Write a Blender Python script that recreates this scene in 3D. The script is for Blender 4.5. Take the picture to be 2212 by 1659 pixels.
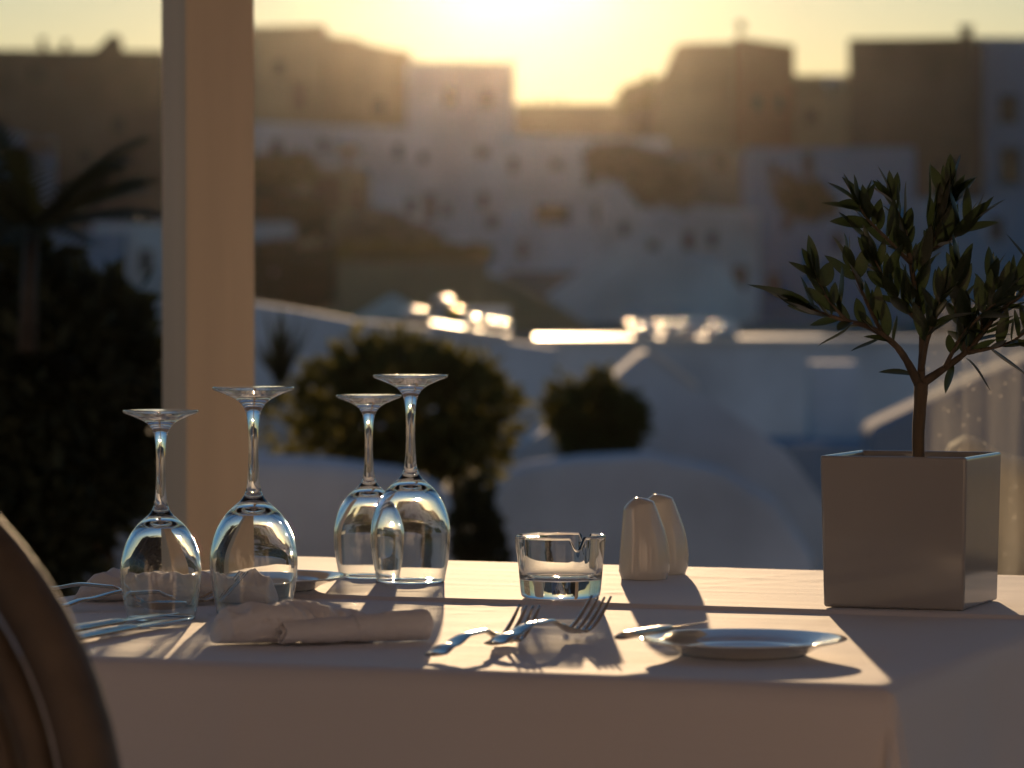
import bpy, bmesh, math, random
from mathutils import Vector, Matrix, noise
random.seed(7)
R = math.radians
for o in list(bpy.data.objects): bpy.data.objects.remove(o)
S = bpy.context.scene
C = S.collection

# ------------------------------------------------------------------ camera
CAM_Z, PITCH = 1.046, R(1.34)
LENS = 135.0
FPX = LENS / 36 * 2212            # pixels of the measured picture (2212 x 1659)
cam = bpy.data.cameras.new('camera'); camo = bpy.data.objects.new('camera', cam); C.objects.link(camo)
camo.location = (0, 0, CAM_Z); camo.rotation_euler = (R(90) - PITCH, 0, 0)
cam.lens = LENS; cam.sensor_width = 36; cam.clip_start = 0.05; cam.clip_end = 5000
cam.dof.use_dof = True; cam.dof.focus_distance = 3.68; cam.dof.aperture_fstop = 8.2
S.camera = camo

# ------------------------------------------------------------------ light
SUN_EL, SUN_AZ = R(6.1), R(0.0)   # straight ahead of the camera (+Y), low
w = bpy.data.worlds.new('World'); S.world = w; w.use_nodes = True
nt = w.node_tree; bg = nt.nodes['Background']
sky = nt.nodes.new('ShaderNodeTexSky'); sky.sky_type = 'NISHITA'; sky.sun_disc = False
sky.sun_elevation = SUN_EL; sky.sun_rotation = SUN_AZ
sky.altitude = 100; sky.air_density = 1.3; sky.dust_density = 0.25; sky.ozone_density = 4.5
nt.links.new(sky.outputs[0], bg.inputs[0]); bg.inputs[1].default_value = 0.10
sl = bpy.data.lights.new('sun', 'SUN'); so = bpy.data.objects.new('sun', sl); C.objects.link(so)
sl.energy = 4.2; sl.angle = R(0.53); sl.color = (1.0, 0.68, 0.38)
so.rotation_euler = Vector((0, -math.cos(SUN_EL), -math.sin(SUN_EL))).to_track_quat('-Z', 'Y').to_euler()
so.location = (0, 30, 12)
sl.cycles.is_caustics_light = True

S.view_settings.view_transform = 'Standard'; S.view_settings.look = 'None'
S.view_settings.gamma = 1.0; S.view_settings.use_curve_mapping = False
S.view_settings.exposure = 0.08
HAZE_D, HAZE_G = 0.000028, 0.975         # evening air: density per metre, forward scattering
S.render.engine = 'CYCLES'
cy = S.cycles
cy.use_denoising = True
try: cy.denoiser = 'OPENIMAGEDENOISE'
except Exception: pass
cy.max_bounces = 14; cy.transmission_bounces = 14; cy.glossy_bounces = 6; cy.diffuse_bounces = 4
cy.transparent_max_bounces = 16; cy.volume_bounces = 0
cy.caustics_reflective = True; cy.caustics_refractive = True
cy.sample_clamp_indirect = 0.0; cy.blur_glossy = 0.3

# ------------------------------------------------------------------ pixel to place helpers
FWD = Vector((0, math.cos(PITCH), -math.sin(PITCH))); UP = Vector((0, math.sin(PITCH), math.cos(PITCH)))
CAMP = Vector((0, 0, CAM_Z))
def ray(x, y): return FWD + Vector(((x - 1106) / FPX, 0, 0)) + UP * ((829.5 - y) / FPX)
def P(x, y, Y):
    d = ray(x, y); return CAMP + d * (Y / d.y)
TZ = 0.75
def T(x, y, h=0.0):
    d = ray(x, y); return CAMP + d * ((TZ + h - CAM_Z) / d.z)

# ------------------------------------------------------------------ object helpers
def link(o, parent=None):
    C.objects.link(o)
    if parent is not None: o.parent = parent
    return o
def tag(o, label=None, cat=None, group=None, kind=None):
    if label: o['label'] = label
    if cat: o['category'] = cat; o['kind'] = 'thing'
    if group: o['group'] = group
    if kind: o['kind'] = kind
    return o
def empty(name, loc=(0, 0, 0), rz=0.0, label=None, cat=None, group=None):
    o = bpy.data.objects.new(name, None); o.empty_display_size = 0.05
    o.location = loc; o.rotation_euler = (0, 0, rz); link(o)
    return tag(o, label, cat, group)
def mesh(name, verts, faces, mat=None, smooth=False):
    m = bpy.data.meshes.new(name); m.from_pydata([tuple(v) for v in verts], [], faces)
    if mat: m.materials.append(mat)
    if smooth: m.polygons.foreach_set('use_smooth', [True] * len(m.polygons))
    m.update(); return m
def fixn(m):
    b = bmesh.new(); b.from_mesh(m); bmesh.ops.recalc_face_normals(b, faces=b.faces); b.to_mesh(m); b.free(); return m
def ob(name, m, parent=None, loc=None, rot=None):
    o = bpy.data.objects.new(name, m); link(o, parent)
    if loc is not None: o.location = loc
    if rot is not None: o.rotation_euler = rot
    return o
def bevel(o, wdt, seg=2):
    b = o.modifiers.new('bevel', 'BEVEL'); b.width = wdt; b.segments = seg; b.limit_method = 'ANGLE'; return o
def subsurf(o, n=1):
    b = o.modifiers.new('sub', 'SUBSURF'); b.levels = n; b.render_levels = n; return o
def box_vf(x0, x1, y0, y1, z0, z1):
    v = [(x0,y0,z0),(x1,y0,z0),(x1,y1,z0),(x0,y1,z0),(x0,y0,z1),(x1,y0,z1),(x1,y1,z1),(x0,y1,z1)]
    f = [(0,3,2,1),(4,5,6,7),(0,1,5,4),(1,2,6,5),(2,3,7,6),(3,0,4,7)]
    return v, f
def box(name, x0, x1, y0, y1, z0, z1, mat, parent=None, bev=0.0):
    v, f = box_vf(x0, x1, y0, y1, z0, z1)
    o = ob(name, mesh(name, v, f, mat), parent)
    if bev: bevel(o, bev)
    return o
def lathe_mesh(name, prof, mat, seg=64, closed=True):
    """prof: list of (r,z). r==0 points become poles."""
    V, F, rings = [], [], []
    for r, z in prof:
        if r < 1e-7: rings.append([len(V)]); V.append((0, 0, z))
        else:
            rings.append(list(range(len(V), len(V) + seg)))
            for k in range(seg):
                a = 2 * math.pi * k / seg; V.append((r * math.cos(a), r * math.sin(a), z))
    n = len(rings); rng = range(n if closed else n - 1)
    for i in rng:
        A, B = rings[i], rings[(i + 1) % n]
        for k in range(seg):
            k2 = (k + 1) % seg
            if len(A) == 1 and len(B) == 1: break
            if len(A) == 1: F.append((A[0], B[k2], B[k]))
            elif len(B) == 1: F.append((A[k], A[k2], B[0]))
            else: F.append((A[k], A[k2], B[k2], B[k]))
    return fixn(mesh(name, V, F, mat, True))
def tube_vf(pts, rad, seg=8, cap=True):
    V, F = [], []; n = len(pts); pts = [Vector(p) for p in pts]
    if not isinstance(rad, (list, tuple)): rad = [rad] * n
    prev = None
    for i, p in enumerate(pts):
        t = (pts[min(i + 1, n - 1)] - pts[max(i - 1, 0)]).normalized()
        if prev is None:
            a = Vector((0, 0, 1)) if abs(t.z) < .9 else Vector((1, 0, 0)); u = t.cross(a).normalized()
        else: u = (prev - t * prev.dot(t)).normalized()
        prev = u; v = t.cross(u)
        for k in range(seg):
            a = 2 * math.pi * k / seg; V.append(p + (u * math.cos(a) + v * math.sin(a)) * rad[i])
    for i in range(n - 1):
        for k in range(seg):
            k2 = (k + 1) % seg
            F.append((i * seg + k, i * seg + k2, (i + 1) * seg + k2, (i + 1) * seg + k))
    if cap: F.append(tuple(range(seg - 1, -1, -1))); F.append(tuple((n - 1) * seg + k for k in range(seg)))
    return V, F
def tube(name, pts, rad, mat, parent=None, seg=8):
    v, f = tube_vf(pts, rad, seg); return ob(name, mesh(name, v, f, mat, True), parent)
def spline(pts, n=8):
    pts = [Vector(p) for p in pts]; out = []
    for i in range(len(pts) - 1):
        p0 = pts[max(i - 1, 0)]; p1 = pts[i]; p2 = pts[i + 1]; p3 = pts[min(i + 2, len(pts) - 1)]
        for k in range(n):
            t = k / n
            out.append(.5 * ((2 * p1) + (p2 - p0) * t + (2*p0 - 5*p1 + 4*p2 - p3) * t*t + (3*p1 - p0 - 3*p2 + p3) * t*t*t))
    out.append(pts[-1]); return out
def lerp_prof(tab, s):
    for i in range(len(tab) - 1):
        a, b = tab[i], tab[i + 1]
        if s <= b[0]:
            t = (s - a[0]) / max(1e-9, b[0] - a[0]); t = t * t * (3 - 2 * t)
            return [a[j] + (b[j] - a[j]) * t for j in range(1, len(a))]
    return list(tab[-1][1:])

# ------------------------------------------------------------------ materials
def mat(name, col, rough=0.6, metal=0.0, var=0.0, vscale=5.0, bump=0.0, bscale=60.0, spec=0.5, coat=0.0, col2=None, stretch=None, transl=0.0, detail=4, tk=1.6):
    m = bpy.data.materials.new(name); m.use_nodes = True; n = m.node_tree.nodes; l = m.node_tree.links
    b = n['Principled BSDF']
    b.inputs['Base Color'].default_value = (*col, 1); b.inputs['Roughness'].default_value = rough
    b.inputs['Metallic'].default_value = metal; b.inputs['Specular IOR Level'].default_value = spec
    b.inputs['Coat Weight'].default_value = coat; b.inputs['Coat Roughness'].default_value = .08
    if var or col2 or bump:
        tc = n.new('ShaderNodeTexCoord'); mp = n.new('ShaderNodeMapping'); l.new(tc.outputs['Object'], mp.inputs[0])
        if stretch: mp.inputs['Scale'].default_value = stretch
    if var or col2:
        nz = n.new('ShaderNodeTexNoise'); nz.inputs['Scale'].default_value = vscale; nz.inputs['Detail'].default_value = detail
        l.new(mp.outputs[0], nz.inputs['Vector'])
        rp = n.new('ShaderNodeValToRGB'); rp.color_ramp.elements[0].position = .35; rp.color_ramp.elements[1].position = .68
        c2 = col2 if col2 else tuple(min(1, c * (1 + var)) for c in col); c1 = col if col2 else tuple(c * (1 - var) for c in col)
        rp.color_ramp.elements[0].color = (*c1, 1); rp.color_ramp.elements[1].color = (*c2, 1)
        l.new(nz.outputs[0], rp.inputs[0]); l.new(rp.outputs[0], b.inputs['Base Color'])
    if bump:
        nb = n.new('ShaderNodeTexNoise'); nb.inputs['Scale'].default_value = bscale; nb.inputs['Detail'].default_value = 3
        l.new(mp.outputs[0], nb.inputs['Vector'])
        bp = n.new('ShaderNodeBump'); bp.inputs['Strength'].default_value = bump; bp.inputs['Distance'].default_value = .01
        l.new(nb.outputs[0], bp.inputs['Height']); l.new(bp.outputs[0], b.inputs['Normal'])
    if transl:
        tr = n.new('ShaderNodeBsdfTranslucent'); mx = n.new('ShaderNodeMixShader'); mx.inputs[0].default_value = transl
        tr.inputs[0].default_value = (*[min(1, c * tk) for c in col], 1)
        l.new(b.outputs[0], mx.inputs[1]); l.new(tr.outputs[0], mx.inputs[2]); l.new(mx.outputs[0], n['Material Output'].inputs[0])
    return m
M = {}
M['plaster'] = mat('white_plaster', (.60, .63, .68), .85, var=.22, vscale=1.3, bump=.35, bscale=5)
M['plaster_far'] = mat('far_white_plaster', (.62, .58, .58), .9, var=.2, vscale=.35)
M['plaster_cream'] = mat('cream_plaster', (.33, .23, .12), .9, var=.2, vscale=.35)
M['plaster_shade_blue'] = mat('shade_blue_plaster', (.22, .28, .37), .9, var=.1, vscale=.2)  # walls in shade: dark blue cast of the shade put into the colour
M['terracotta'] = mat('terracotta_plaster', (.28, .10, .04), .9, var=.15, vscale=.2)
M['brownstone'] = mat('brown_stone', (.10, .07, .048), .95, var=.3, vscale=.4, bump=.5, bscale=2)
M['earth'] = mat('dry_hillside', (.15, .12, .085), .95, col2=(.26, .22, .16), vscale=.12, bump=.5, bscale=1.5)
M['dark_window'] = mat('dark_window', (.03, .025, .02), .25)
M['wood_door'] = mat('brown_door', (.10, .05, .025), .6, var=.2, vscale=8)
M['post'] = mat('cream_painted_post', (.76, .61, .45), .55, var=.10, vscale=9, bump=.12, bscale=60, stretch=(1, 1, .06))
M['floor'] = mat('terrace_stone', (.40, .38, .37), .8, var=.12, vscale=3, bump=.15, bscale=20)
M['bounce_wall'] = mat('bounce_wall_plaster', (.66, .60, .62), .85, var=.08, vscale=2, bump=.1, bscale=30)
M['ceramic'] = mat('white_ceramic', (.78, .73, .66), .12, coat=.6, spec=.6)
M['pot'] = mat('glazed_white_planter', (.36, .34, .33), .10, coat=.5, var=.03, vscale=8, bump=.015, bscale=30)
M['plate'] = mat('glazed_plate', (.78, .76, .73), .07, coat=.8, spec=.6)
M['steel'] = mat('polished_steel', (.68, .62, .54), .20, metal=1.0, bump=.01, bscale=90)
M['soil'] = mat('potting_soil', (.06, .04, .025), .95, var=.5, vscale=120, bump=.8, bscale=150)
M['bark'] = mat('olive_bark', (.12, .085, .055), .85, var=.3, vscale=60, bump=.5, bscale=160, stretch=(1, 1, .25))
M['leaf'] = mat('olive_leaf', (.022, .033, .012), .38, var=.25, vscale=20, transl=.18)
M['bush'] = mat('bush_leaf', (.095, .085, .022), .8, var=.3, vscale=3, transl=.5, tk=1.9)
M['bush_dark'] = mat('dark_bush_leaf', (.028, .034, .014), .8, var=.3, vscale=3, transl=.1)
M['palm'] = mat('palm_leaf', (.045, .045, .018), .6, var=.25, vscale=4, transl=.15)
M['rattan'] = mat('brown_rattan', (.10, .072, .055), .55, var=.25, vscale=25, bump=.2, bscale=90)
M['rattan_dark'] = mat('dark_wicker', (.035, .026, .02), .6, var=.25, vscale=25, bump=.3, bscale=90)
M['canvas'] = mat('cream_canvas', (.72, .64, .52), .85, var=.05, vscale=8, bump=.15, bscale=40, transl=.15)
M['added_roof'] = mat('added_roof_canvas', (.60, .54, .54), .9, var=.06, vscale=2)
M['napkin'] = mat('white_linen_napkin', (.90, .88, .91), .8, var=.02, vscale=20, bump=.12, bscale=350, transl=.12, tk=1.0)
M['table_wood'] = mat('table_wood', (.22, .13, .07), .6, var=.2, vscale=6, stretch=(1, 8, 8))
M['metal_dark'] = mat('dark_metal', (.06, .055, .05), .4, metal=.8)
M['glint'] = mat('glint_metal', (.85, .80, .72), .28, metal=1.0)
M['glint_yellow'] = mat('yellow_glint_metal', (.90, .62, .02), .28, metal=1.0)
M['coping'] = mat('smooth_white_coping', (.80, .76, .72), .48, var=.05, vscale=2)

def glass_mat(name, tint=(1, 1, 1), rough=0.0):
    m = bpy.data.materials.new(name); m.use_nodes = True; n = m.node_tree.nodes; l = m.node_tree.links
    for x in list(n):
        if x.type == 'BSDF_PRINCIPLED': n.remove(x)
    g = n.new('ShaderNodeBsdfGlass'); g.inputs['Color'].default_value = (*tint, 1); g.inputs['IOR'].default_value = 1.5; g.inputs['Roughness'].default_value = rough
    l.new(g.outputs[0], n['Material Output'].inputs[0]); return m
M['glass'] = glass_mat('clear_glass', (.985, .99, .985))
def dusty_glass():
    m = bpy.data.materials.new('dusty_screen_glass'); m.use_nodes = True; n = m.node_tree.nodes; l = m.node_tree.links
    for x in list(n):
        if x.type == 'BSDF_PRINCIPLED': n.remove(x)
    tc = n.new('ShaderNodeTexCoord')
    tr = n.new('ShaderNodeBsdfTransparent'); tr.inputs[0].default_value = (.93, .95, .94, 1)
    gl = n.new('ShaderNodeBsdfGlossy'); gl.inputs['Roughness'].default_value = .02
    fr = n.new('ShaderNodeFresnel'); fr.inputs[0].default_value = 1.5
    mx = n.new('ShaderNodeMixShader'); l.new(fr.outputs[0], mx.inputs[0]); l.new(tr.outputs[0], mx.inputs[1]); l.new(gl.outputs[0], mx.inputs[2])
    df = n.new('ShaderNodeBsdfDiffuse'); df.inputs[0].default_value = (.85, .82, .78, 1)
    tl = n.new('ShaderNodeBsdfTranslucent'); tl.inputs[0].default_value = (.9, .86, .8, 1)
    ad = n.new('ShaderNodeMixShader'); ad.inputs[0].default_value = .6; l.new(df.outputs[0], ad.inputs[1]); l.new(tl.outputs[0], ad.inputs[2])
    # dried droplets and dust
    vo = n.new('ShaderNodeTexVoronoi'); vo.inputs['Scale'].default_value = 150; l.new(tc.outputs['Object'], vo.inputs['Vector'])
    dot = n.new('ShaderNodeMapRange'); dot.inputs[1].default_value = .10; dot.inputs[2].default_value = .17; dot.inputs[3].default_value = 1; dot.inputs[4].default_value = 0
    l.new(vo.outputs['Distance'], dot.inputs[0])
    sel = n.new('ShaderNodeSeparateColor'); l.new(vo.outputs['Color'], sel.inputs[0])
    gt = n.new('ShaderNodeMath'); gt.operation = 'GREATER_THAN'; gt.inputs[1].default_value = .86; l.new(sel.outputs[0], gt.inputs[0])
    mu = n.new('ShaderNodeMath'); mu.operation = 'MULTIPLY'; l.new(dot.outputs[0], mu.inputs[0]); l.new(gt.outputs[0], mu.inputs[1])
    mp = n.new('ShaderNodeMapping'); mp.inputs['Scale'].default_value = (40, 40, 3); l.new(tc.outputs['Object'], mp.inputs[0])
    nz = n.new('ShaderNodeTexNoise'); nz.inputs['Scale'].default_value = 1.0; nz.inputs['Detail'].default_value = 5; l.new(mp.outputs[0], nz.inputs['Vector'])
    mr = n.new('ShaderNodeMapRange'); mr.inputs[1].default_value = .45; mr.inputs[2].default_value = .8; mr.inputs[3].default_value = .015; mr.inputs[4].default_value = .12
    l.new(nz.outputs[0], mr.inputs[0])
    mxm = n.new('ShaderNodeMath'); mxm.operation = 'MAXIMUM'; l.new(mu.outputs[0], mxm.inputs[0]); l.new(mr.outputs[0], mxm.inputs[1])
    m2 = n.new('ShaderNodeMixShader'); l.new(mxm.outputs[0], m2.inputs[0]); l.new(mx.outputs[0], m2.inputs[1]); l.new(ad.outputs[0], m2.inputs[2])
    l.new(m2.outputs[0], n['Material Output'].inputs[0]); return m
M['screen'] = dusty_glass()
def cloth_mat():
    m = bpy.data.materials.new('white_tablecloth'); m.use_nodes = True; n = m.node_tree.nodes; l = m.node_tree.links
    b = n['Principled BSDF']; b.inputs['Base Color'].default_value = (.82, .785, .82, 1); b.inputs['Roughness'].default_value = .75
    b.inputs['Sheen Weight'].default_value = .15
    tc = n.new('ShaderNodeTexCoord'); mp = n.new('ShaderNodeMapping'); mp.inputs['Scale'].default_value = (25, 350, 200); l.new(tc.outputs['Object'], mp.inputs[0])
    nz = n.new('ShaderNodeTexNoise'); nz.inputs['Scale'].default_value = 1; nz.inputs['Detail'].default_value = 3; l.new(mp.outputs[0], nz.inputs['Vector'])
    bp = n.new('ShaderNodeBump'); bp.inputs['Strength'].default_value = .22; bp.inputs['Distance'].default_value = .0015
    l.new(nz.outputs[0], bp.inputs['Height']); l.new(bp.outputs[0], b.inputs['Normal'])
    return m
M['cloth'] = cloth_mat()

# ------------------------------------------------------------------ setting: ground, terrace
PROF = [(-60, -1.6), (9, -1.6), (16, -1.3), (30, -.6), (60, -.5), (105, -.5), (165, .0), (178, .8), (190, 1.6), (199, 5.2), (222, 9.6), (236, 10.3), (262, 9.8), (330, 3), (420, 0)]
def ground_z(x, y):
    z = PROF[-1][1]
    for a, b in zip(PROF[:-1], PROF[1:]):
        if y <= b[0]:
            t = (y - a[0]) / (b[0] - a[0]); z = a[1] + (b[1] - a[1]) * max(0, t); break
    k = min(1, max(0, (y - 40) / 80))
    return z + k * (.7 * noise.noise((x * .05, y * .05, 1.3)) + .25 * noise.noise((x * .2, y * .2, 4.1)))
def build_ground():
    xs = [-140 + 4 * i for i in range(71)]; ys = [-50 + 4 * i for i in range(118)]
    V = [(x, y, ground_z(x, y)) for y in ys for x in xs]; nx = len(xs)
    F = [(j*nx+i, j*nx+i+1, (j+1)*nx+i+1, (j+1)*nx+i) for j in range(len(ys)-1) for i in range(nx-1)]
    tag(ob('hillside', mesh('hillside', V, F, M['earth'], True)), kind='structure')
build_ground()
tag(box('terrace_floor', -9, 9, -6, 8.2, -1.75, 0.0, M['floor']), kind='structure')

# unseen facade added behind the camera to throw warm sunlight back on the table
rb = empty('added_bounce_wall', (0, -5.6, 0), 0, 'unseen plastered facade added behind the terrace to bounce warm light', 'building')
box('wall', -9, 9, -.4, 0, 0.004, 4.2, M['bounce_wall'], rb)
for k in range(-2, 3):
    if k: box('door', k*3-.6, k*3+.6, .003, .06, .01, 2.2, M['wood_door'], rb)

# ------------------------------------------------------------------ table and cloth
ROT = R(-20.5)
E1 = Vector((math.cos(ROT), math.sin(ROT), 0)); E2 = Vector((-math.sin(ROT), math.cos(ROT), 0))
FR = T(1914, 1484); FR.z = 0
TW, TD = 0.985, 1.12
TORG = FR - E1 * TW                       # front-left corner
tbl = empty('dining_table', (TORG.x, TORG.y, 0), ROT, 'square wooden table hidden under the white tablecloth', 'table')
box('tabletop', .004, TW-.004, .004, TD-.004, .712, TZ-.0045, M['table_wood'], tbl)
for lx in (.06, TW-.06):
    for ly in (.06, TD-.06):
        box('leg', lx-.03, lx+.03, ly-.03, ly+.03, .003, .711, M['table_wood'], tbl, .004)
def loc_t(p):
    d = Vector((p.x - TORG.x, p.y - TORG.y, 0)); return d.dot(E1), d.dot(E2)
STEP_T = loc_t(T(1200, 1308))[1]
STEP_H = 0.0038
def cloth_z(s, t):
    """height of the cloth above the board inside the table outline"""
    z = 0
    k = (t - STEP_T) / .0035
    z += STEP_H * (1 / (1 + math.exp(-max(-30, min(30, k * 4)))))
    z += .0004 * noise.noise((s * 6, t * 9, .3)) + .0003 * noise.noise((s * 3, t * 40, 2.3))
    for (a, b, c, hgt) in CREASES:
        d = a * s + b * t - c; z += hgt * math.exp(-(d / .0035) ** 2)
    for c0 in (.255, .515, .775): z += .00045 * math.exp(-((s - c0 - .002 * math.sin(t * 9)) / .003) ** 2)
    for c0 in (.20, .80, .98): z += .0005 * math.exp(-((t - c0 - .002 * math.sin(s * 8)) / .003) ** 2) * (.4 + .6 * math.sin(s * 5 + c0 * 9) ** 2)
    z += .0006 * math.exp(-((t - .022) / .0016) ** 2)
    # hem pucker along the back edge
    z += .0008 * math.exp(-((t - (TD - .035)) / .004) ** 2) * (0.5 + .5 * math.sin(s * 17))
    return z
def crease(p, q, h):
    a = loc_t(p); b = loc_t(q); dx, dy = b[0]-a[0], b[1]-a[1]; L = math.hypot(dx, dy); nx, ny = -dy/L, dx/L
    return (nx, ny, nx*a[0] + ny*a[1], h)
CREASES = [crease(T(1300, 1292), T(1770, 1242), .0007), crease(T(700, 1330), T(1120, 1303), .0006), crease(T(300, 1378), T(480, 1384), .0005)]
def build_cloth():
    OH = .34; S_FOLD = loc_t(T(528, 1432))[0]
    def axis(L, extra=()):
        pts = []
        x = -OH
        while x < L + OH + 1e-6:
            pts.append(x); x += .012
        pts += [0, L, .004, L-.004, .009, L-.009] + list(extra)
        pts = sorted(pts); out = [pts[0]]
        for p in pts[1:]:
            if p - out[-1] > .0012: out.append(p)
        return out
    ss = axis(TW); tt = axis(TD, [STEP_T + d for d in (-.006, -.004, -.002, 0, .002, .004, .006)])
    RAD = .010
    V = []
    for t in tt:
        for s in ss:
            cs = min(max(s, 0), TW); ct = min(max(t, 0), TD)
            es, et = s - cs, t - ct; e = math.hypot(es, et)
            z = cloth_z(cs, ct)
            # soften edges
            edge = min(cs, TW - cs, ct, TD - ct)
            if edge < .01: z -= .0025 * (1 - edge / .01) ** 2
            if e < 1e-9: V.append((s, t, TZ + z)); continue
            dx, dy = es / e, et / e
            if e < RAD: out = e * .75; drop = e * e / RAD * .7
            else: out = RAD * .75 + (e - RAD) * .06; drop = RAD * .7 + (e - RAD)
            along = cs if abs(et) > abs(es) else ct
            depth = min(1, e / OH)
            rip = (.012 * math.sin(along * 11 + 1.0 + (2 if et < 0 else 0)) + .006 * math.sin(along * 27 + 2.2) + .010 * noise.noise((along * 5, e * 2, 3.1))) * depth ** .6
            if abs(es) > 1e-9 and abs(et) > 1e-9:      # draped corner: one soft outward cone with a pleat
                ph = math.atan2(abs(et), abs(es)); out += depth * .075 * math.sin(2 * ph) ** 2 + .02 * depth * math.cos(6 * ph)
                rip *= .3
            if et < 0: out += .0035 * math.exp(-((cs - S_FOLD) / .004) ** 2) * min(1, e / .05)
            out += rip + .006 * depth
            V.append((cs + dx * out, ct + dy * out, TZ + z - drop))
    nx = len(ss)
    F = [(j*nx+i, j*nx+i+1, (j+1)*nx+i+1, (j+1)*nx+i) for j in range(len(tt)-1) for i in range(nx-1)]
    o = ob('tablecloth', mesh('tablecloth', V, F, M['cloth'], True), None, (TORG.x, TORG.y, 0), (0, 0, ROT))
    tag(o, 'white linen cloth draped over the table and half in low sunlight', 'tablecloth')
    o.cycles.is_caustics_receiver = True
build_cloth()
def surf(p):
    s, t = loc_t(p); return TZ + cloth_z(s, t)
def on_table(x, y):
    p = T(x, y); p = T(x, y, surf(p) - TZ); p.z = surf(p) + .0003; return p

# ------------------------------------------------------------------ wine glasses
def glass_profile(k):
    outer = [(.0345, 0), (.0362, .010), (.0384, .022), (.0402, .036), (.0407, .048), (.0400, .058), (.0380, .068), (.0345, .078), (.0295, .087), (.0235, .0945), (.0170, .1005), (.0115, .1055), (.0082, .111), (.0064, .118), (.0054, .127),
             (.0047, .140), (.0045, .155), (.0047, .167), (.0054, .177), (.0068, .185), (.0092, .191), (.0140, .1965), (.0210, .2005), (.0290, .2038), (.0350, .2060), (.0374, .2072), (.0380, .2082), (.0378, .2094), (.0368, .21)]
    inner = [(0, .2085), (.02, .2092), (.033, .2098)][::-1]
    prof = outer + inner
    # inside of the bowl
    ins = [(0, .0965), (.008, .0958), (.0142, .0937), (.0203, .0900), (.0262, .0842), (.0316, .0755), (.0355, .0660), (.0377, .0572), (.0386, .0480), (.0382, .0362), (.0366, .0222), (.0347, .0100), (.0332, .0004), (.0338, -.0002)]
    def dense(pr):
        q = spline([(r, z, 0) for r, z in pr], 3); return [(max(0, v.x) if v.x > 1e-6 else 0, v.y) for v in q]
    a = dense(outer); b = [(r, z) for r, z in inner]; c = dense(ins)
    full = a + b
    return [(r*k, z*k) for r, z in full], [(r*k, z*k) for r, z in c]
def wine_glass(x, y, k, label, rz=0):
    a, c = glass_profile(k)
    prof = c + a                                    # inner apex -> rim -> outside -> foot pole
    m = lathe_mesh('wine_glass', prof, M['glass'], 96, closed=False)
    p = on_table(x, y)
    o = ob('wine_glass', m, None, p + Vector((0, 0, .0003 * k)), (0, 0, rz))
    tag(o, label, 'wine glass', 'upturned wine glasses on the table')
    o.cycles.is_caustics_caster = True
    return o
wine_glass(348, 1337, .905, 'small upturned wine glass beside the steel knives and spoons')
wine_glass(548, 1326, 1.0, 'tall upturned wine glass just behind the folded napkin and before the post')
wine_glass(797, 1247, .895, 'small upturned wine glass overlapped by a taller glass')
wine_glass(887, 1257, 1.0, 'tall upturned wine glass beside the ashtray, overlapping a smaller glass')

# ------------------------------------------------------------------ ashtray
def ashtray():
    outer = [(.0, .0012), (.026, .0008), (.0345, .0), (.0375, .0022), (.0385, .006), (.0400, .022), (.0418, .042), (.0432, .0555), (.0434, .0585), (.0425, .0602)]
    inner = [(.0395, .0602), (.0384, .0585), (.0376, .050), (.0362, .034), (.0350, .024), (.0325, .0195), (.027, .0178), (.014, .0172), (0, .0170)]
    prof = [(v.x if v.x > 1e-6 else 0, v.y) for v in spline([(r, z, 0) for r, z in outer + inner], 3)]
    m = lathe_mesh('ashtray', prof, M['glass'], 288, closed=False)
    for v in m.vertices:                              # three cigarette notches pressed in the rim
        r = math.hypot(v.co.x, v.co.y)
        if v.co.z > .030 and r > .034:
            a = math.atan2(v.co.y, v.co.x)
            for a0 in (R(52), R(172), R(292)):
                d = (a - a0 + math.pi) % (2 * math.pi) - math.pi
                wd = abs(d) * .040 / .0056
                if wd < 1.35:
                    u_ = wd / 1.35; lim = .0602 - .0120 * (1 - u_ * u_) ** 1.5 if u_ < 1 else .0602
                    z0 = .030
                    v.co.z = z0 + (v.co.z - z0) * (lim - z0) / (.0602 - z0)
    m.update()
    p = on_table(1211, 1293)
    o = ob('ashtray', m, None, p); tag(o, 'thick clear glass ashtray with notched rim', 'ashtray')
    o.cycles.is_caustics_caster = True
ashtray()

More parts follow.
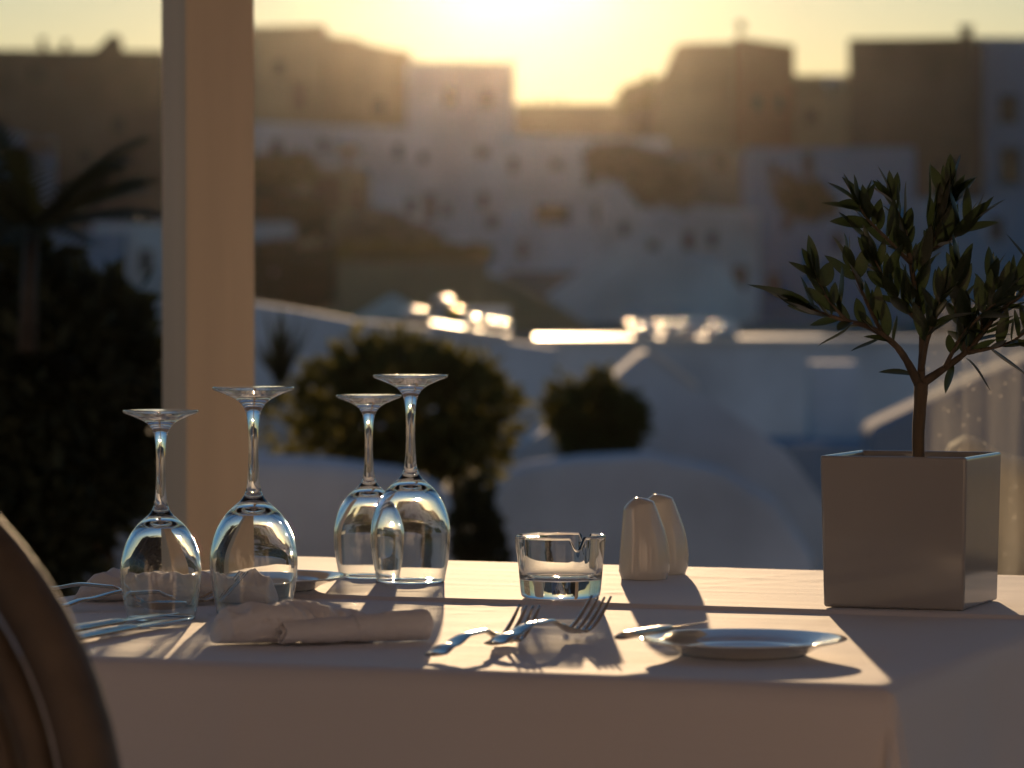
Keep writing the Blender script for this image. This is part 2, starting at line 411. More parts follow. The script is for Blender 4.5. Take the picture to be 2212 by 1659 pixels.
# ------------------------------------------------------------------ salt and pepper shakers
def shaker_mesh(flip):
    H = .0835; L = [(0, -.0215), (.004, -.0225), (.008, -.0238), (.025, -.0230), (.055, -.0207), (.0725, -.0195)]
    Rr = [(0, .0215), (.004, .0225), (.008, .0240), (.014, .0246), (.02, .0246), (.03, .0238), (.04, .0222), (.05, .0197), (.06, .0163), (.07, .0120), (.0757, .0092)]
    n = 40; V = []; F = []; rings = []
    hs = [0, .0008, .003, .0055, .008, .0082, .012, .018, .026, .034, .038, .042, .046, .050, .054, .058, .062, .066, .070, .073, .0757]
    def val(tab, h):
        for a, b in zip(tab[:-1], tab[1:]):
            if h <= b[0]: t = (h-a[0])/(b[0]-a[0]); return a[1]+(b[1]-a[1])*t
        return tab[-1][1]
    for h in hs:
        x0, x1 = val(L, h), val(Rr, h); c, hw = (x0+x1)/2, (x1-x0)/2; dw = .0205 * (1 - .45 * (h / H) ** 2)
        ring = []
        for k in range(n):
            a = 2*math.pi*k/n; ca, sa = math.cos(a), math.sin(a); e = .94
            x = c + hw*math.copysign(abs(ca)**e, ca); y = dw*math.copysign(abs(sa)**e, sa)
            z = h
            if h > .06: z = h + (h - .06) / .0157 * (.0042 * ((x - c) / .016))
            ring.append(len(V)); V.append((x * 1.09 if not flip else -x, y, z))
        rings.append(ring)
    # cap: shrinking rings rising to a soft peak near the left third
    base = [Vector(V[i]) for i in rings[-1]]
    cen = sum(base, Vector()) / n; peak = Vector((cen.x - (.001 if not flip else -.001), 0, .0835))
    for t in (.08, .3, .6, .85):
        ring = []
        for b_ in base:
            q = b_.lerp(peak, t); q.z = b_.z + (peak.z - b_.z) * (math.sin(t * math.pi / 2) ** .9)
            ring.append(len(V)); V.append(tuple(q))
        rings.append(ring)
    V.append(tuple(peak)); pk = len(V)-1
    for A, B in zip(rings[:-1], rings[1:]):
        for k in range(n): F.append((A[k], A[(k+1) % n], B[(k+1) % n], B[k]))
    for k in range(n): F.append((rings[-1][k], rings[-1][(k+1) % n], pk))
    F.append(tuple(rings[0][::-1]))
    return fixn(mesh('shaker', V, F, M['ceramic'], True))
def shaker(x, y, rz, flip, label):
    p = on_table(x, y); o = ob('shaker', shaker_mesh(flip), None, p, (0, 0, rz))
    tag(o, label, 'shaker', 'salt and pepper shakers')
shaker(1391, 1250, R(4), False, 'white ceramic salt shaker with slanted top in front of its twin')
shaker(1432, 1240, R(-4), False, 'white ceramic pepper shaker standing half behind the other shaker')

# ------------------------------------------------------------------ plates
def plate(p, rad, label):
    k = rad / .086
    prof = [(0, .0035), (.045, .0035), (.0475, .0), (.052, .0), (.054, .0035), (.062, .0085), (.074, .0138), (.0845, .0170), (.086, .0182), (.0853, .0192), (.083, .0190), (.072, .0158), (.061, .0125), (.056, .0095), (.051, .0075), (.040, .0072), (0, .0072)]
    pr = [(r*k, z*k*.74) for r, z in prof]
    o = ob('bread_plate', lathe_mesh('bread_plate', pr, M['plate'], 96, closed=False), None, p)
    tag(o, label, 'plate', 'bread plates'); subsurf(o, 1); return o
PLC = T(1606, 1378, .0140); pp = PLC.copy(); pp.z = surf(PLC) + .0004
plate(pp, .0855, 'white bread plate at the table corner with a butter knife on its rim')
q = T(572, 1252, .0135); q.z = surf(q) + .0004
plate(q, .084, 'white bread plate seen behind the tall wine glass, rumpled napkin before it')

# ------------------------------------------------------------------ cutlery
def loft(stations, n=6):
    """stations: (x, y, z, halfwidth, thickness, sag) -> closed lofted solid, x along the piece"""
    V, F, rings = [], [], []
    for (x, y, z, hw, th, sag) in stations:
        ring = []
        top = [(-1 + 2*k/n) for k in range(n+1)]
        for u in top:
            ring.append(len(V)); V.append((x, y + hw*u, z + th*(1-.75*u*u)*.5 - sag*(1-u*u)))
        for u in top[::-1]:
            ring.append(len(V)); V.append((x, y + hw*u*.97, z - th*(1-.75*u*u)*.5 - sag*(1-u*u)))
        rings.append(ring)
    m = len(rings[0])
    for A, B in zip(rings[:-1], rings[1:]):
        for k in range(m): F.append((A[k], B[k], B[(k+1) % m], A[(k+1) % m]))
    F.append(tuple(rings[0])); F.append(tuple(rings[-1][::-1]))
    return V, F
def dens(tab, step=.004):
    n = max(2, int((tab[-1][0] - tab[0][0]) / step)); out = []
    for i in range(n + 1):
        s = tab[0][0] + (tab[-1][0] - tab[0][0]) * i / n
        hw, th, z, sag = lerp_prof(tab, s); out.append((s, 0, z, hw, th, sag))
    return out
def fork_parts():
    #        s     hw    th     z     sag
    handle = [(0, .0075, .0030, .0040, 0), (.006, .0098, .0034, .0042, 0), (.03, .0088, .0036, .0090, 0), (.07, .0062, .0036, .0150, 0), (.105, .0042, .0036, .0150, 0), (.122, .0040, .0034, .0105, 0),
              (.134, .0075, .0028, .0068, .0010), (.145, .0118, .0024, .0046, .0022), (.152, .0126, .0022, .0042, .0022)]
    v, f = loft(dens(handle)); hm = fixn(mesh('handle', v, f, M['steel'], True))
    tines = []
    for k in range(4):
        y0 = (-1.5 + k) * .0066; st = []
        for i in range(11):
            t = i / 10; s = .1505 + .048 * t
            z = .0036 - .0016 * math.cos((k - 1.5) * .8) + .0265 * t ** 1.6
            hw = .0026 * (1 - .55 * t ** 2); st.append((s, y0 * (1 - .05 * t), z, hw, .0024 * (1 - .45 * t), 0))
        v, f = loft(st, 4); tines.append(fixn(mesh('tine', v, f, M['steel'], True)))
    return hm, tines
def spoon_parts():
    handle = [(0, .0070, .0028, .0080, 0), (.006, .0092, .0032, .0085, 0), (.03, .0082, .0034, .0150, 0), (.07, .0055, .0036, .0200, 0), (.105, .0038, .0036, .0190, 0), (.128, .0036, .0034, .0125, 0), (.138, .0050, .0030, .0098, 0)]
    v, f = loft(dens(handle)); hm = fixn(mesh('handle', v, f, M['steel'], True))
    st = []
    for i in range(19):
        t = i / 18; s = .136 + .062 * t
        wv = .0205 * (math.sin(math.pi * min(1, .06 + .94 * t)) ** .62 if t < .999 else 0) * (1 - .1 * t) + .001
        st.append((s, 0, .0098 + .0015 * t - .0005, wv, .0020, .0078 * math.sin(math.pi * (.05 + .9 * t))))
    v, f = loft(st, 12); return hm, fixn(mesh('bowl', v, f, M['steel'], True))
def knife_parts(L=.225, butter=False):
    a = L * (.52 if not butter else .55)
    handle = [(0, .0080, .0060, .0045, 0), (.006, .0095, .0070, .0045, 0), (a*.35, .0085, .0072, .0046, 0), (a*.85, .0066, .0066, .0046, 0), (a, .0060, .0056, .0045, 0)]
    v, f = loft(dens(handle)); hm = fixn(mesh('handle', v, f, M['steel'], True))
    st = []
    n = 16
    for i in range(n + 1):
        t = i / n; s = a - .002 + (L - a) * t
        if butter: hw = .0055 + .0052 * math.sin(math.pi * min(1, t * .85 + .08)) * (1 if t < .8 else 1 - ((t-.8)/.2)**2 * .9)
        else: hw = (.0065 + .0042 * min(1, t * 3)) * (1 if t < .75 else max(.08, 1 - ((t-.75)/.25)**2 * .95))
        st.append((s, (hw - .0075) * .6, .0042, hw, .0021 * (1 - .5*t), 0))
    v, f = loft(st, 4); return hm, fixn(mesh('blade', v, f, M['steel'], True))
FORK = fork_parts(); SPOON = spoon_parts(); KNIFE = knife_parts(); BUTTER = knife_parts(.145, True)
def place(a, b, zoff=0.0):
    d = b - a; return a, math.atan2(d.y, d.x)
def cutlery(name, parts, a, b, label, cat, group=None, dz=0.0, pitch=0.0, roll=0.0):
    loc, rz = place(a, b)
    z = max(surf(a), surf(b)) + .0006 + dz
    o = empty(name, (loc.x, loc.y, z), 0, label, cat, group)
    o.rotation_euler = (roll, -pitch, rz)
    for nm, ms in parts:
        for m_ in ms: ob(nm, m_, o)
    return o
fk = [('handle', [FORK[0]]), ('tine', FORK[1])]
sp = [('handle', [SPOON[0]]), ('bowl', [SPOON[1]])]
kn = [('handle', [KNIFE[0]]), ('blade', [KNIFE[1]])]
bk = [('handle', [BUTTER[0]]), ('blade', [BUTTER[1]])]
def tip(x, y, h): return T(x, y, h)
a = T(934, 1416, .004); b = tip(1178, 1316, .024)
cutlery('fork', fk, a, b, 'steel table fork lying nearest the rolled napkin', 'fork', 'pair of forks')
a2 = T(1062, 1396, .006); b2 = tip(1258, 1308, .028)
cutlery('fork', fk, a2, b2, 'steel table fork crossing the other fork before the ashtray', 'fork', 'pair of forks', dz=.0035)
cutlery('table_knife', kn, T(150, 1392), T(436, 1341), 'steel table knife lying at the front of the pair', 'knife', 'pair of table knives')
cutlery('table_knife', kn, T(120, 1378), T(392, 1332), 'steel table knife half hidden behind its twin beside the small glass', 'knife', 'pair of table knives')
cutlery('spoon', sp, T(60, 1302), T(278, 1315), 'steel spoon with its bowl beside the small wine glass', 'spoon')
cutlery('fork', fk, T(120, 1322), T(440, 1306), 'steel fork seen through the small wine glass', 'fork', dz=.0006)
ka = T(1347, 1380, .017); kb = T(1537, 1347, .0175)
ob_k = cutlery('butter_knife', bk, ka, kb, 'small butter knife resting on the rim of the bread plate', 'knife', pitch=0.0, roll=R(-14))
ob_k.location.z = TZ + .0150

# ------------------------------------------------------------------ napkins
def spiral_roll(L, r0, r1, turns, seed):
    n, m = 60, 110; V = []
    for i in range(n + 1):
        t = i / n; rk = r0 + (r1 - r0) * t
        for k in range(m + 1):
            u = k / m; a = -u * turns * 2 * math.pi + 2.1 + .25 * t
            r = rk * (.34 + .66 * u)
            r += .0008 * noise.noise((t * 8, a * .8, seed)) + .0005 * noise.noise((t * 24, a * 2, seed + 4))
            for xb, hb in ((.18, .0007), (.47, .0009), (.68, .0008)):            # overlapping wraps
                r += hb * (1 / (1 + math.exp(-(t - xb - .03 * math.sin(a)) * 130))) * (u > .62)
            x = t * L + (u - .5) * .006 * (1 if t < .5 else -.4) + .002 * noise.noise((a, seed, 0))
            V.append((x, r * 1.12 * math.cos(a), max(.0007, rk * 1.02 + r * .98 * math.sin(a))))
    F = [(i*(m+1)+k, i*(m+1)+k+1, (i+1)*(m+1)+k+1, (i+1)*(m+1)+k) for i in range(n) for k in range(m)]
    return mesh('roll', V, F, M['napkin'], True)
def bundle(L, secs, seed, fold=.0078):
    """a soft folded-linen body: rounded, with long diagonal creases and overlapping layers"""
    n, m = 110, 84; V, F = [], []
    for i in range(n + 1):
        t = i / n; cy_, hd, ht = lerp_prof(secs, t)
        for k in range(m):
            a = 2 * math.pi * k / m; ca, sa = math.cos(a), math.sin(a)
            y = hd * math.copysign(abs(ca) ** .8, ca); z = ht * .5 * (1 + math.copysign(abs(sa) ** .85, sa))
            up = max(0, min(1, z / ht * 1.5))
            q = y * 34 + t * 4.5 + 1.2 * noise.noise((t * 3, y * 12, seed))
            rid = 1 - 2 * abs(noise.noise((t * 2.2 + seed, q, seed * 1.7)))
            rid2 = 1 - 2 * abs(noise.noise((t * 9 + q * .3, seed, y * 30)))
            z += up * fold * (rid * .8 + rid2 * .35 - .5) + up * .0007 * noise.noise((t * 45, y * 140, seed))
            sd = math.copysign(1, ca) * abs(ca) ** 2                      # layers along the sides
            lay = (z / max(.006, ht) * 2.3 + .5 * math.sin(t * 5 + seed) + .25 * noise.noise((t * 7, seed, 1))) % 1.0
            y += sd * (.0030 * lay - .0012) + sd * .003 * noise.noise((t * 8, z * 90, seed))
            V.append((t * L + .004 * noise.noise((a * .7, seed, t * 2)), cy_ + y, max(.0006, z)))
    for i in range(n):
        for k in range(m): F.append((i*m+k, i*m+(k+1) % m, (i+1)*m+(k+1) % m, (i+1)*m+k))
    F.append(tuple(range(m))); F.append(tuple(n*m+k for k in range(m)))
    return fixn(mesh('folded_layers', V, F, M['napkin'], True))
# front napkin: a soft folded bundle with a tight roll laid along its front
a = T(486, 1400); b = T(926, 1384)
d = b - a; n1 = empty('napkin', (a.x, a.y, surf(a) + .0006), math.atan2(d.y, d.x), 'white linen napkin folded and rolled beside the two forks', 'napkin', 'linen napkins')
rl = ob('roll', spiral_roll(.134, .0102, .0124, 2.4, 3.3), n1, (.046, -.006, 0), (0, 0, R(2))); md = rl.modifiers.new('s', 'SOLIDIFY'); md.thickness = .0011; md.offset = 0
ob('folded_layers', bundle(.136, [(0, .032, .006, .010), (.02, .032, .016, .019), (.07, .031, .026, .027), (.2, .029, .033, .0335), (.42, .028, .033, .0330), (.62, .026, .029, .0295), (.8, .022, .023, .0265), (.93, .018, .016, .022), (1, .016, .008, .010)], 2.9), n1)
# rear napkin, loosely crumpled
a = T(156, 1302); b = T(600, 1302)
d = b - a; n2 = empty('napkin', (a.x, a.y, surf(a) + .0006), math.atan2(d.y, d.x), 'rumpled white linen napkin behind the upturned glasses and spoon', 'napkin', 'linen napkins')
ob('folded_layers', bundle(.200, [(0, .020, .005, .006), (.03, .021, .014, .014), (.10, .022, .026, .0245), (.22, .025, .032, .0270), (.32, .027, .032, .0250), (.45, .028, .033, .0285), (.6, .028, .031, .0235), (.72, .026, .030, .0215), (.84, .024, .027, .0275), (.94, .022, .022, .021), (.985, .02, .012, .013), (1, .02, .005, .006)], 7.7, .0085), n2)

# ------------------------------------------------------------------ planter with olive tree
PA = .14; PH = .1415
pfl = T(1770, 1321)
pot = empty('planter', (pfl.x, pfl.y, surf(pfl + E1*.07 + E2*.07) + .0005), ROT, 'square glazed ceramic planter holding the little olive tree', 'planter')
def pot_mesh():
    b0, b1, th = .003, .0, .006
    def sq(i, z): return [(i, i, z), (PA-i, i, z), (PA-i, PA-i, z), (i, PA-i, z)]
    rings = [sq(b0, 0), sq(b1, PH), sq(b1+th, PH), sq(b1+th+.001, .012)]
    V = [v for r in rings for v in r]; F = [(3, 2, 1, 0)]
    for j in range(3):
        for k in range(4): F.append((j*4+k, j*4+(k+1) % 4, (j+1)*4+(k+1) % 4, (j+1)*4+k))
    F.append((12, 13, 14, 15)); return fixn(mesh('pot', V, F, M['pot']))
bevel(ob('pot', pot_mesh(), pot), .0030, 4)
V = []; F = []; n = 14
for j in range(n + 1):
    for i in range(n + 1):
        x = .0085 + (PA - .017) * i / n; y = .0085 + (PA - .017) * j / n
        V.append((x, y, PH - .017 + .006 * noise.noise((x * 60, y * 60, 1)) + .008 * math.exp(-((x-.07)**2 + (y-.07)**2) / .0009)))
F = [(j*(n+1)+i, j*(n+1)+i+1, (j+1)*(n+1)+i+1, (j+1)*(n+1)+i) for j in range(n) for i in range(n)]
ob('soil', mesh('soil', V, F, M['soil'], True), pot)
for k in range(5):
    lm = lathe_mesh('pebble', [(0, 0), (.006, .002), (.0085, .006), (.006, .011), (0, .0125)], M['napkin'] if k == 0 else M['bark'], 12, False)
    ob('pebble', lm, pot, (.03 + .02*k + random.uniform(-.004, .004), .03 + random.uniform(0, .07), PH - .016), (0, 0, k))

PC = pfl + E1 * .07 + E2 * .07
olive = empty('olive_tree', (PC.x, PC.y, TZ + PH - .013), 0, 'young olive tree with narrow dark leaves growing from the planter', 'plant')
OY = PC.y
def OP(x, y, dy=0.0): return P(x, y, OY + dy) - Vector(olive.location)
rnd = random.Random(11)
branches = {
 'trunk': ([(1984, 1000, 0), (1984, 930, .001), (1988, 870, .0), (1990, 826, 0)], (.0058, .0060, .0062, .0072)),
 'a': ([(1986, 832, 0), (1958, 778, -.008), (1930, 742, -.015), (1880, 708, -.022), (1810, 688, -.03), (1752, 668, -.03)], (.0050, .0036, .0031, .0026, .0020, .0012)),
 'b': ([(1989, 826, 0), (1991, 760, .004), (1990, 700, .008), (1976, 620, .012), (1962, 540, .01), (1950, 485, .006), (1926, 432, 0)], (.0042, .0030, .0028, .0026, .0022, .0018, .001)),
 'c': ([(1992, 828, 0), (2040, 796, .012), (2085, 762, .02), (2120, 722, .022), (2160, 672, .02), (2215, 628, .015), (2240, 560, .01)], (.0048, .0034, .0030, .0026, .0022, .0018, .001)),
 'd': ([(1976, 620, .012), (2000, 560, .02), (2022, 505, .028), (2040, 455, .03), (2052, 415, .03)], (.0024, .0022, .0018, .0014, .0009)),
 'e': ([(1908, 722, -.018), (1880, 670, -.012), (1858, 620, -.006), (1838, 575, -.002)], (.0022, .0018, .0014, .0009)),
 'f': ([(1968, 570, .011), (1920, 520, 0), (1880, 480, -.012), (1856, 446, -.02)], (.0022, .0018, .0014, .0009)),
 'g': ([(1990, 700, .008), (1950, 660, .0), (1915, 612, -.01), (1890, 560, -.014)], (.0024, .002, .0015, .0009)),
 'h': ([(2085, 762, .02), (2070, 700, .01), (2062, 640, .0), (2070, 590, -.006)], (.0024, .002, .0015, .0009)),
 'i': ([(2120, 722, .022), (2125, 670, .03), (2140, 610, .036)], (.0022, .0016, .0009)),
 'j': ([(2010, 540, .023), (2050, 520, .012), (2095, 488, .004)], (.0018, .0014, .0008)),
 'k': ([(1830, 692, -.028), (1790, 650, -.04), (1765, 600, -.046)], (.0016, .0013, .0008)),
 'm': ([(2085, 762, .02), (2140, 752, .01), (2190, 735, .0), (2235, 700, -.01)], (.0022, .0018, .0014, .0009)),
 'n': ([(2040, 796, .012), (2075, 730, -.005), (2110, 690, -.02), (2150, 655, -.03)], (.0024, .0018, .0014, .0009)),
 'l': ([(1991, 800, .0), (2002, 740, -.014), (2020, 690, -.024), (2035, 640, -.03)], (.0026, .0022, .0016, .0009)),
}
for nm, (pts, rad) in branches.items():
    sp_ = spline([OP(x, y, d) for x, y, d in pts], 5); rr = []
    for i in range(len(sp_)):
        t = i / (len(sp_) - 1) * (len(rad) - 1); k = min(int(t), len(rad) - 2); rr.append(rad[k] + (rad[k+1] - rad[k]) * (t - k))
    rr = [r_ * (1 + .12 * noise.noise((i * .7, len(nm), 3))) for i, r_ in enumerate(rr)]
    tube('trunk' if nm == 'trunk' else 'branch', sp_, rr, M['bark'], olive, 10 if nm == 'trunk' else 7)
def leaf_mesh(wd, curve, fold):
    n = 7; V, F = [], []
    for i in range(n + 1):
        t = i / n
        hw = wd * (math.sin(math.pi * (t ** .85)) ** .8 if 0 < t < 1 else 0) + .0006 * (1 - t)
        z = curve * math.sin(math.pi * .5 * t) * t * .4
        V += [(t, -hw, z + fold * hw), (t, 0, z), (t, hw, z + fold * hw)]
    for i in range(n):
        for k in (0, 1): F.append((i*3+k, i*3+k+1, (i+1)*3+k+1, (i+1)*3+k))
    return mesh('leaf', V, F, M['leaf'], True)
LEAVES = [leaf_mesh(.16, .5, .35), leaf_mesh(.185, -.3, .3), leaf_mesh(.14, .9, .4), leaf_mesh(.205, .15, .25), leaf_mesh(.135, -.5, .4), leaf_mesh(.165, 1.1, .2), leaf_mesh(.15, .7, .3)]
nleaf = 0
def put_leaf(p, dirv, L, spin):
    global nleaf
    dirv = dirv.normalized(); o = ob('leaf', LEAVES[rnd.randrange(7)], olive); nleaf += 1
    side = dirv.cross(Vector((0, 0, 1)))
    if side.length < .1: side = Vector((1, 0, 0))
    side.normalize(); up = side.cross(dirv)
    q = Matrix((dirv, up.cross(dirv), up)).transposed().to_4x4()
    q = Matrix.Translation(p) @ q @ Matrix.Rotation(spin, 4, 'X') @ Matrix.Diagonal((L, L, L, 1))
    o.matrix_local = q
def leafy(nm, t0, npair, L0=.036, droop=0.0):
    pts, rad = branches[nm]; sp_ = spline([OP(x, y, d) for x, y, d in pts], 10)
    for i in range(npair):
        t = t0 + (1 - t0) * (i + .5) / npair; k = min(int(t * (len(sp_) - 1)), len(sp_) - 2)
        p = sp_[k]; tg = (sp_[k+1] - sp_[k]).normalized()
        ax = tg.orthogonal().normalized(); ax = Matrix.Rotation(i * R(78) + rnd.uniform(-.5, .5), 3, tg) @ ax
        for s_ in (1, -1):
            if rnd.random() < .06: continue
            dv = tg * rnd.uniform(.55, 1.0) + ax * s_ * rnd.uniform(.7, 1.0) + Vector((0, 0, rnd.uniform(.1, .75) - droop))
            put_leaf(p, dv, L0 * rnd.uniform(.6, 1.25), rnd.uniform(-1.1, 1.1))
    for k in range(3):
        tg = (sp_[-1] - sp_[-3]).normalized()
        put_leaf(sp_[-1], tg + Vector((rnd.uniform(-.4, .4), rnd.uniform(-.4, .4), rnd.uniform(-.1, .3))), L0 * rnd.uniform(.8, 1.1), rnd.uniform(-1, 1))
for nm, t0, npair, L0, dr in (('a', .38, 10, .036, 0), ('b', .30, 15, .035, 0), ('c', .3, 13, .038, .0), ('d', .1, 11, .036, 0), ('e', .1, 6, .035, 0), ('f', .12, 8, .037, 0), ('g', .15, 10, .036, 0), ('h', .1, 11, .037, 0), ('i', .1, 6, .037, 0), ('j', .2, 5, .039, 0), ('k', .2, 5, .037, 0), ('l', .3, 10, .035, 0), ('m', .3, 7, .037, 0), ('n', .15, 10, .037, 0)):
    leafy(nm, t0, npair, L0, dr)
for (x0, y0, d0, x1, y1, d1, L) in ((1978, 812, 0, 1900, 795, -.01, .036), (1840, 700, -.028, 1795, 768, -.03, .034), (1905, 728, -.018, 1848, 775, -.02, .030), (2060, 785, .014, 2046, 850, .01, .030), (2085, 772, .02, 2150, 830, .02, .040),
                                    (2120, 722, .02, 2208, 716, .02, .042), (2130, 745, .02, 2205, 830, .02, .046), (1800, 686, -.03, 1632, 690, -.03, .048), (1760, 670, -.03, 1626, 588, -.04, .050), (2070, 500, .01, 2125, 452, .01, .034),
                                    (2050, 450, .03, 2115, 385, .03, .040), (2000, 470, .02, 2055, 368, .02, .05), (1905, 480, -.01, 1802, 405, -.01, .054), (1880, 520, -.01, 1800, 478, -.01, .040)):
    A, B = OP(x0, y0, d0), OP(x1, y1, d1); put_leaf(A, B - A, max(L, (B - A).length), rnd.uniform(-.6, .6))

# ------------------------------------------------------------------ square post
pm = P(450, 900, 5.5); a_ = .104
post = empty('pergola_post', (pm.x, pm.y, 0), R(25), 'cream painted square post behind the wine glasses', 'post')
po = box('shaft', -a_/2, a_/2, -a_/2, a_/2, .012, 3.2, M['post'], post, .003)
box('base', -a_/2-.02, a_/2+.02, -a_/2-.02, a_/2+.02, .001, .0115, M['metal_dark'], post)

# unseen canopy added over the terrace to block blue sky and warm the shade
pg = empty('added_canopy', (0, 0, 0), 0, 'unseen canvas roof on beams, added to keep sky light off the table', 'added_canopy')
for yb in (5.45, 1.2, -3.0): box('beam', -6, 6, yb-.06, yb+.06, 3.201, 3.36, M['post'], pg, .004)
for k in range(7): box('rafter', -5.7+1.9*k-.04, -5.7+1.9*k+.04, -5.5, 6.0, 3.362, 3.46, M['post'], pg)
box('added_roof', -6, 6, -5.5, 6.0, 3.462, 3.475, M['added_roof'], pg)
for x in (-5.6, 3.4, 5.6): box('post', x-.052, x+.052, 5.398, 5.502, .002, 3.2, M['post'], pg)

# ------------------------------------------------------------------ rattan chair at the left
def rattan_chair():
    cx, cz, Y = -.505, .715, 2.38
    ch = empty('rattan_chair', (cx, Y, 0), R(-12), 'round-backed brown rattan chair drawn up to the table', 'chair')
    def arc(r, a0=-35, a1=215, dy=0, n=56): return [(r * math.cos(R(a0 + (a1 - a0) * i / n)), dy, cz + r * math.sin(R(a0 + (a1 - a0) * i / n))) for i in range(n + 1)]
    tube('back_frame', arc(.258, -50, 230), .019, M['rattan'], ch, 12)
    for k, r in enumerate((0.2265, .2035, .1805, .1575)): tube('back_band', arc(r, -48, 228, -.002 + .004 * k), .0112, M['rattan'], ch, 8)
    for i in range(-9, 10):
        x = i * .015; h = math.sqrt(max(0, .15 ** 2 - x * x)); tube('cane', [(x, .010, cz - h), (x, .010, cz + h)], .0045, M['rattan_dark'], ch, 6)
    for i in range(-9, 10):
        z = i * .015; h = math.sqrt(max(0, .15 ** 2 - z * z)); tube('cane', [(-h, .018, cz + z), (h, .018, cz + z)], .0042, M['rattan_dark'], ch, 6)
    sv = []
    o = ob('seat', lathe_mesh('seat', [(0, .415), (.22, .415), (.236, .425), (.24, .44), (.236, .455), (.22, .462), (0, .455)], M['rattan'], 40, False), ch, (0, .25, 0))
    for (x, y) in ((-.17, .05), (.17, .05), (-.15, .43), (.15, .43)):
        tube('leg', [(x * 1.12, y - .02 if y < .2 else y + .02, .002), (x, y, .42)], [.015, .018], M['rattan'], ch, 10)
    tube('back_stay', [(-.165, .04, .43), (-.175, .0, cz - .19)], .014, M['rattan'], ch)
    tube('back_stay', [(.165, .04, .43), (.175, .0, cz - .19)], .014, M['rattan'], ch)
rattan_chair()

# ------------------------------------------------------------------ glass wind screen and sofa behind the planter
gp = P(1997, 900, 5.0)
ws = empty('glass_wind_screen', (gp.x, gp.y, 0), R(3), 'dusty clear glass wind screen behind the planter', 'glass screen')
box('pane', 0, 1.5, 0, .010, .06, 1.035, M['screen'], ws, .002)
for x in (.35, 1.15): box('clamp', x, x+.06, -.012, .022, .001, .12, M['metal_dark'], ws, .003)
sp0 = P(2022, 1000, 5.9)
sofa = empty('wicker_sofa', (sp0.x, sp0.y, 0), R(-8), 'dark wicker sofa behind the glass screen', 'sofa')
bevel(box('back', 0, 1.5, 0, .12, .10, .672, M['rattan_dark'], sofa), .02, 3)
bevel(box('seat', 0.02, 1.5, .121, .70, .10, .38, M['rattan_dark'], sofa), .02, 3)
for x in (.05, 1.45):
    for y in (.06, .62): box('leg', x-.025, x+.025, y-.025, y+.025, .001, .099, M['rattan_dark'], sofa)
def throw():
    n, m = 60, 40; V, F = [], []
    for i in range(n + 1):
        x = i / n * 1.3
        top = .80 + .022 * math.exp(-((x - .045) / .03) ** 2) - .055 * min(1, max(0, (x - .08) / .16)) + .012 * noise.noise((x * 9, 1, 5)) - .05 * max(0, 1 - x / .02)
        for k in range(m + 1):
            t = k / m
            if t < .45: y = -.018; z = .60 + (top - .02 - .60) * t / .45; y -= .014 * math.sin(t / .45 * math.pi) + .010 * noise.noise((x * 14, t * 2, 2))
            elif t < .55: u = (t - .45) / .1; y = -.018 + .16 * u; z = top - .02 + .02 * math.sin(u * math.pi) + .006 * noise.noise((x * 20, u * 3, 8))
            else: y = .142 + .01 * noise.noise((x * 12, t * 3, 7)); z = top - .02 - (top - .45) * (t - .55) / .45
            V.append((x, y, z))
    F = [(i*(m+1)+k, i*(m+1)+k+1, (i+1)*(m+1)+k+1, (i+1)*(m+1)+k) for i in range(n) for k in range(m)]
    o = ob('cushion', mesh('cushion', V, F, M['canvas'], True), None, sofa.location, sofa.rotation_euler); o.name = 'throw_blanket'
    tag(o, 'cream canvas throw over the wicker sofa back, sunlit along its top', 'blanket')
    o.modifiers.new('s', 'SOLIDIFY').thickness = .004
throw()
bevel(tag(box('seat_cushion', .03, 1.47, .15, .68, .385, .50, M['canvas']), 'cream seat cushion on the wicker sofa', 'cushion'), .03, 3)
bpy.data.objects['seat_cushion'].location = sofa.location; bpy.data.objects['seat_cushion'].rotation_euler = sofa.rotation_euler

# ------------------------------------------------------------------ village background
def wall_quads(V, F, O, ux, uz, un, W, H, rects, rev):
    """rectangular wall with recessed openings; O origin, ux/uz in-plane axes, un outward normal"""
    xs = sorted({0, W, *[r[0] for r in rects], *[r[1] for r in rects]}); zs = sorted({0, H, *[r[2] for r in rects], *[r[3] for r in rects]})
    for i in range(len(xs)-1):
        for j in range(len(zs)-1):
            mx, mz = (xs[i]+xs[i+1])/2, (zs[j]+zs[j+1])/2
            if any(r[0] < mx < r[1] and r[2] < mz < r[3] for r in rects): continue
            b = len(V); V += [O+ux*xs[i]+uz*zs[j], O+ux*xs[i+1]+uz*zs[j], O+ux*xs[i+1]+uz*zs[j+1], O+ux*xs[i]+uz*zs[j+1]]; F.append((b, b+1, b+2, b+3))
    for (x0, x1, z0, z1) in rects:
        c = [(x0, z0), (x1, z0), (x1, z1), (x0, z1)]
        for k in range(4):
            (xa, za), (xb, zb) = c[k], c[(k+1) % 4]; b = len(V)
            V += [O+ux*xa+uz*za, O+ux*xb+uz*zb, O+ux*xb+uz*zb-un*rev, O+ux*xa+uz*za-un*rev]; F.append((b, b+3, b+2, b+1))
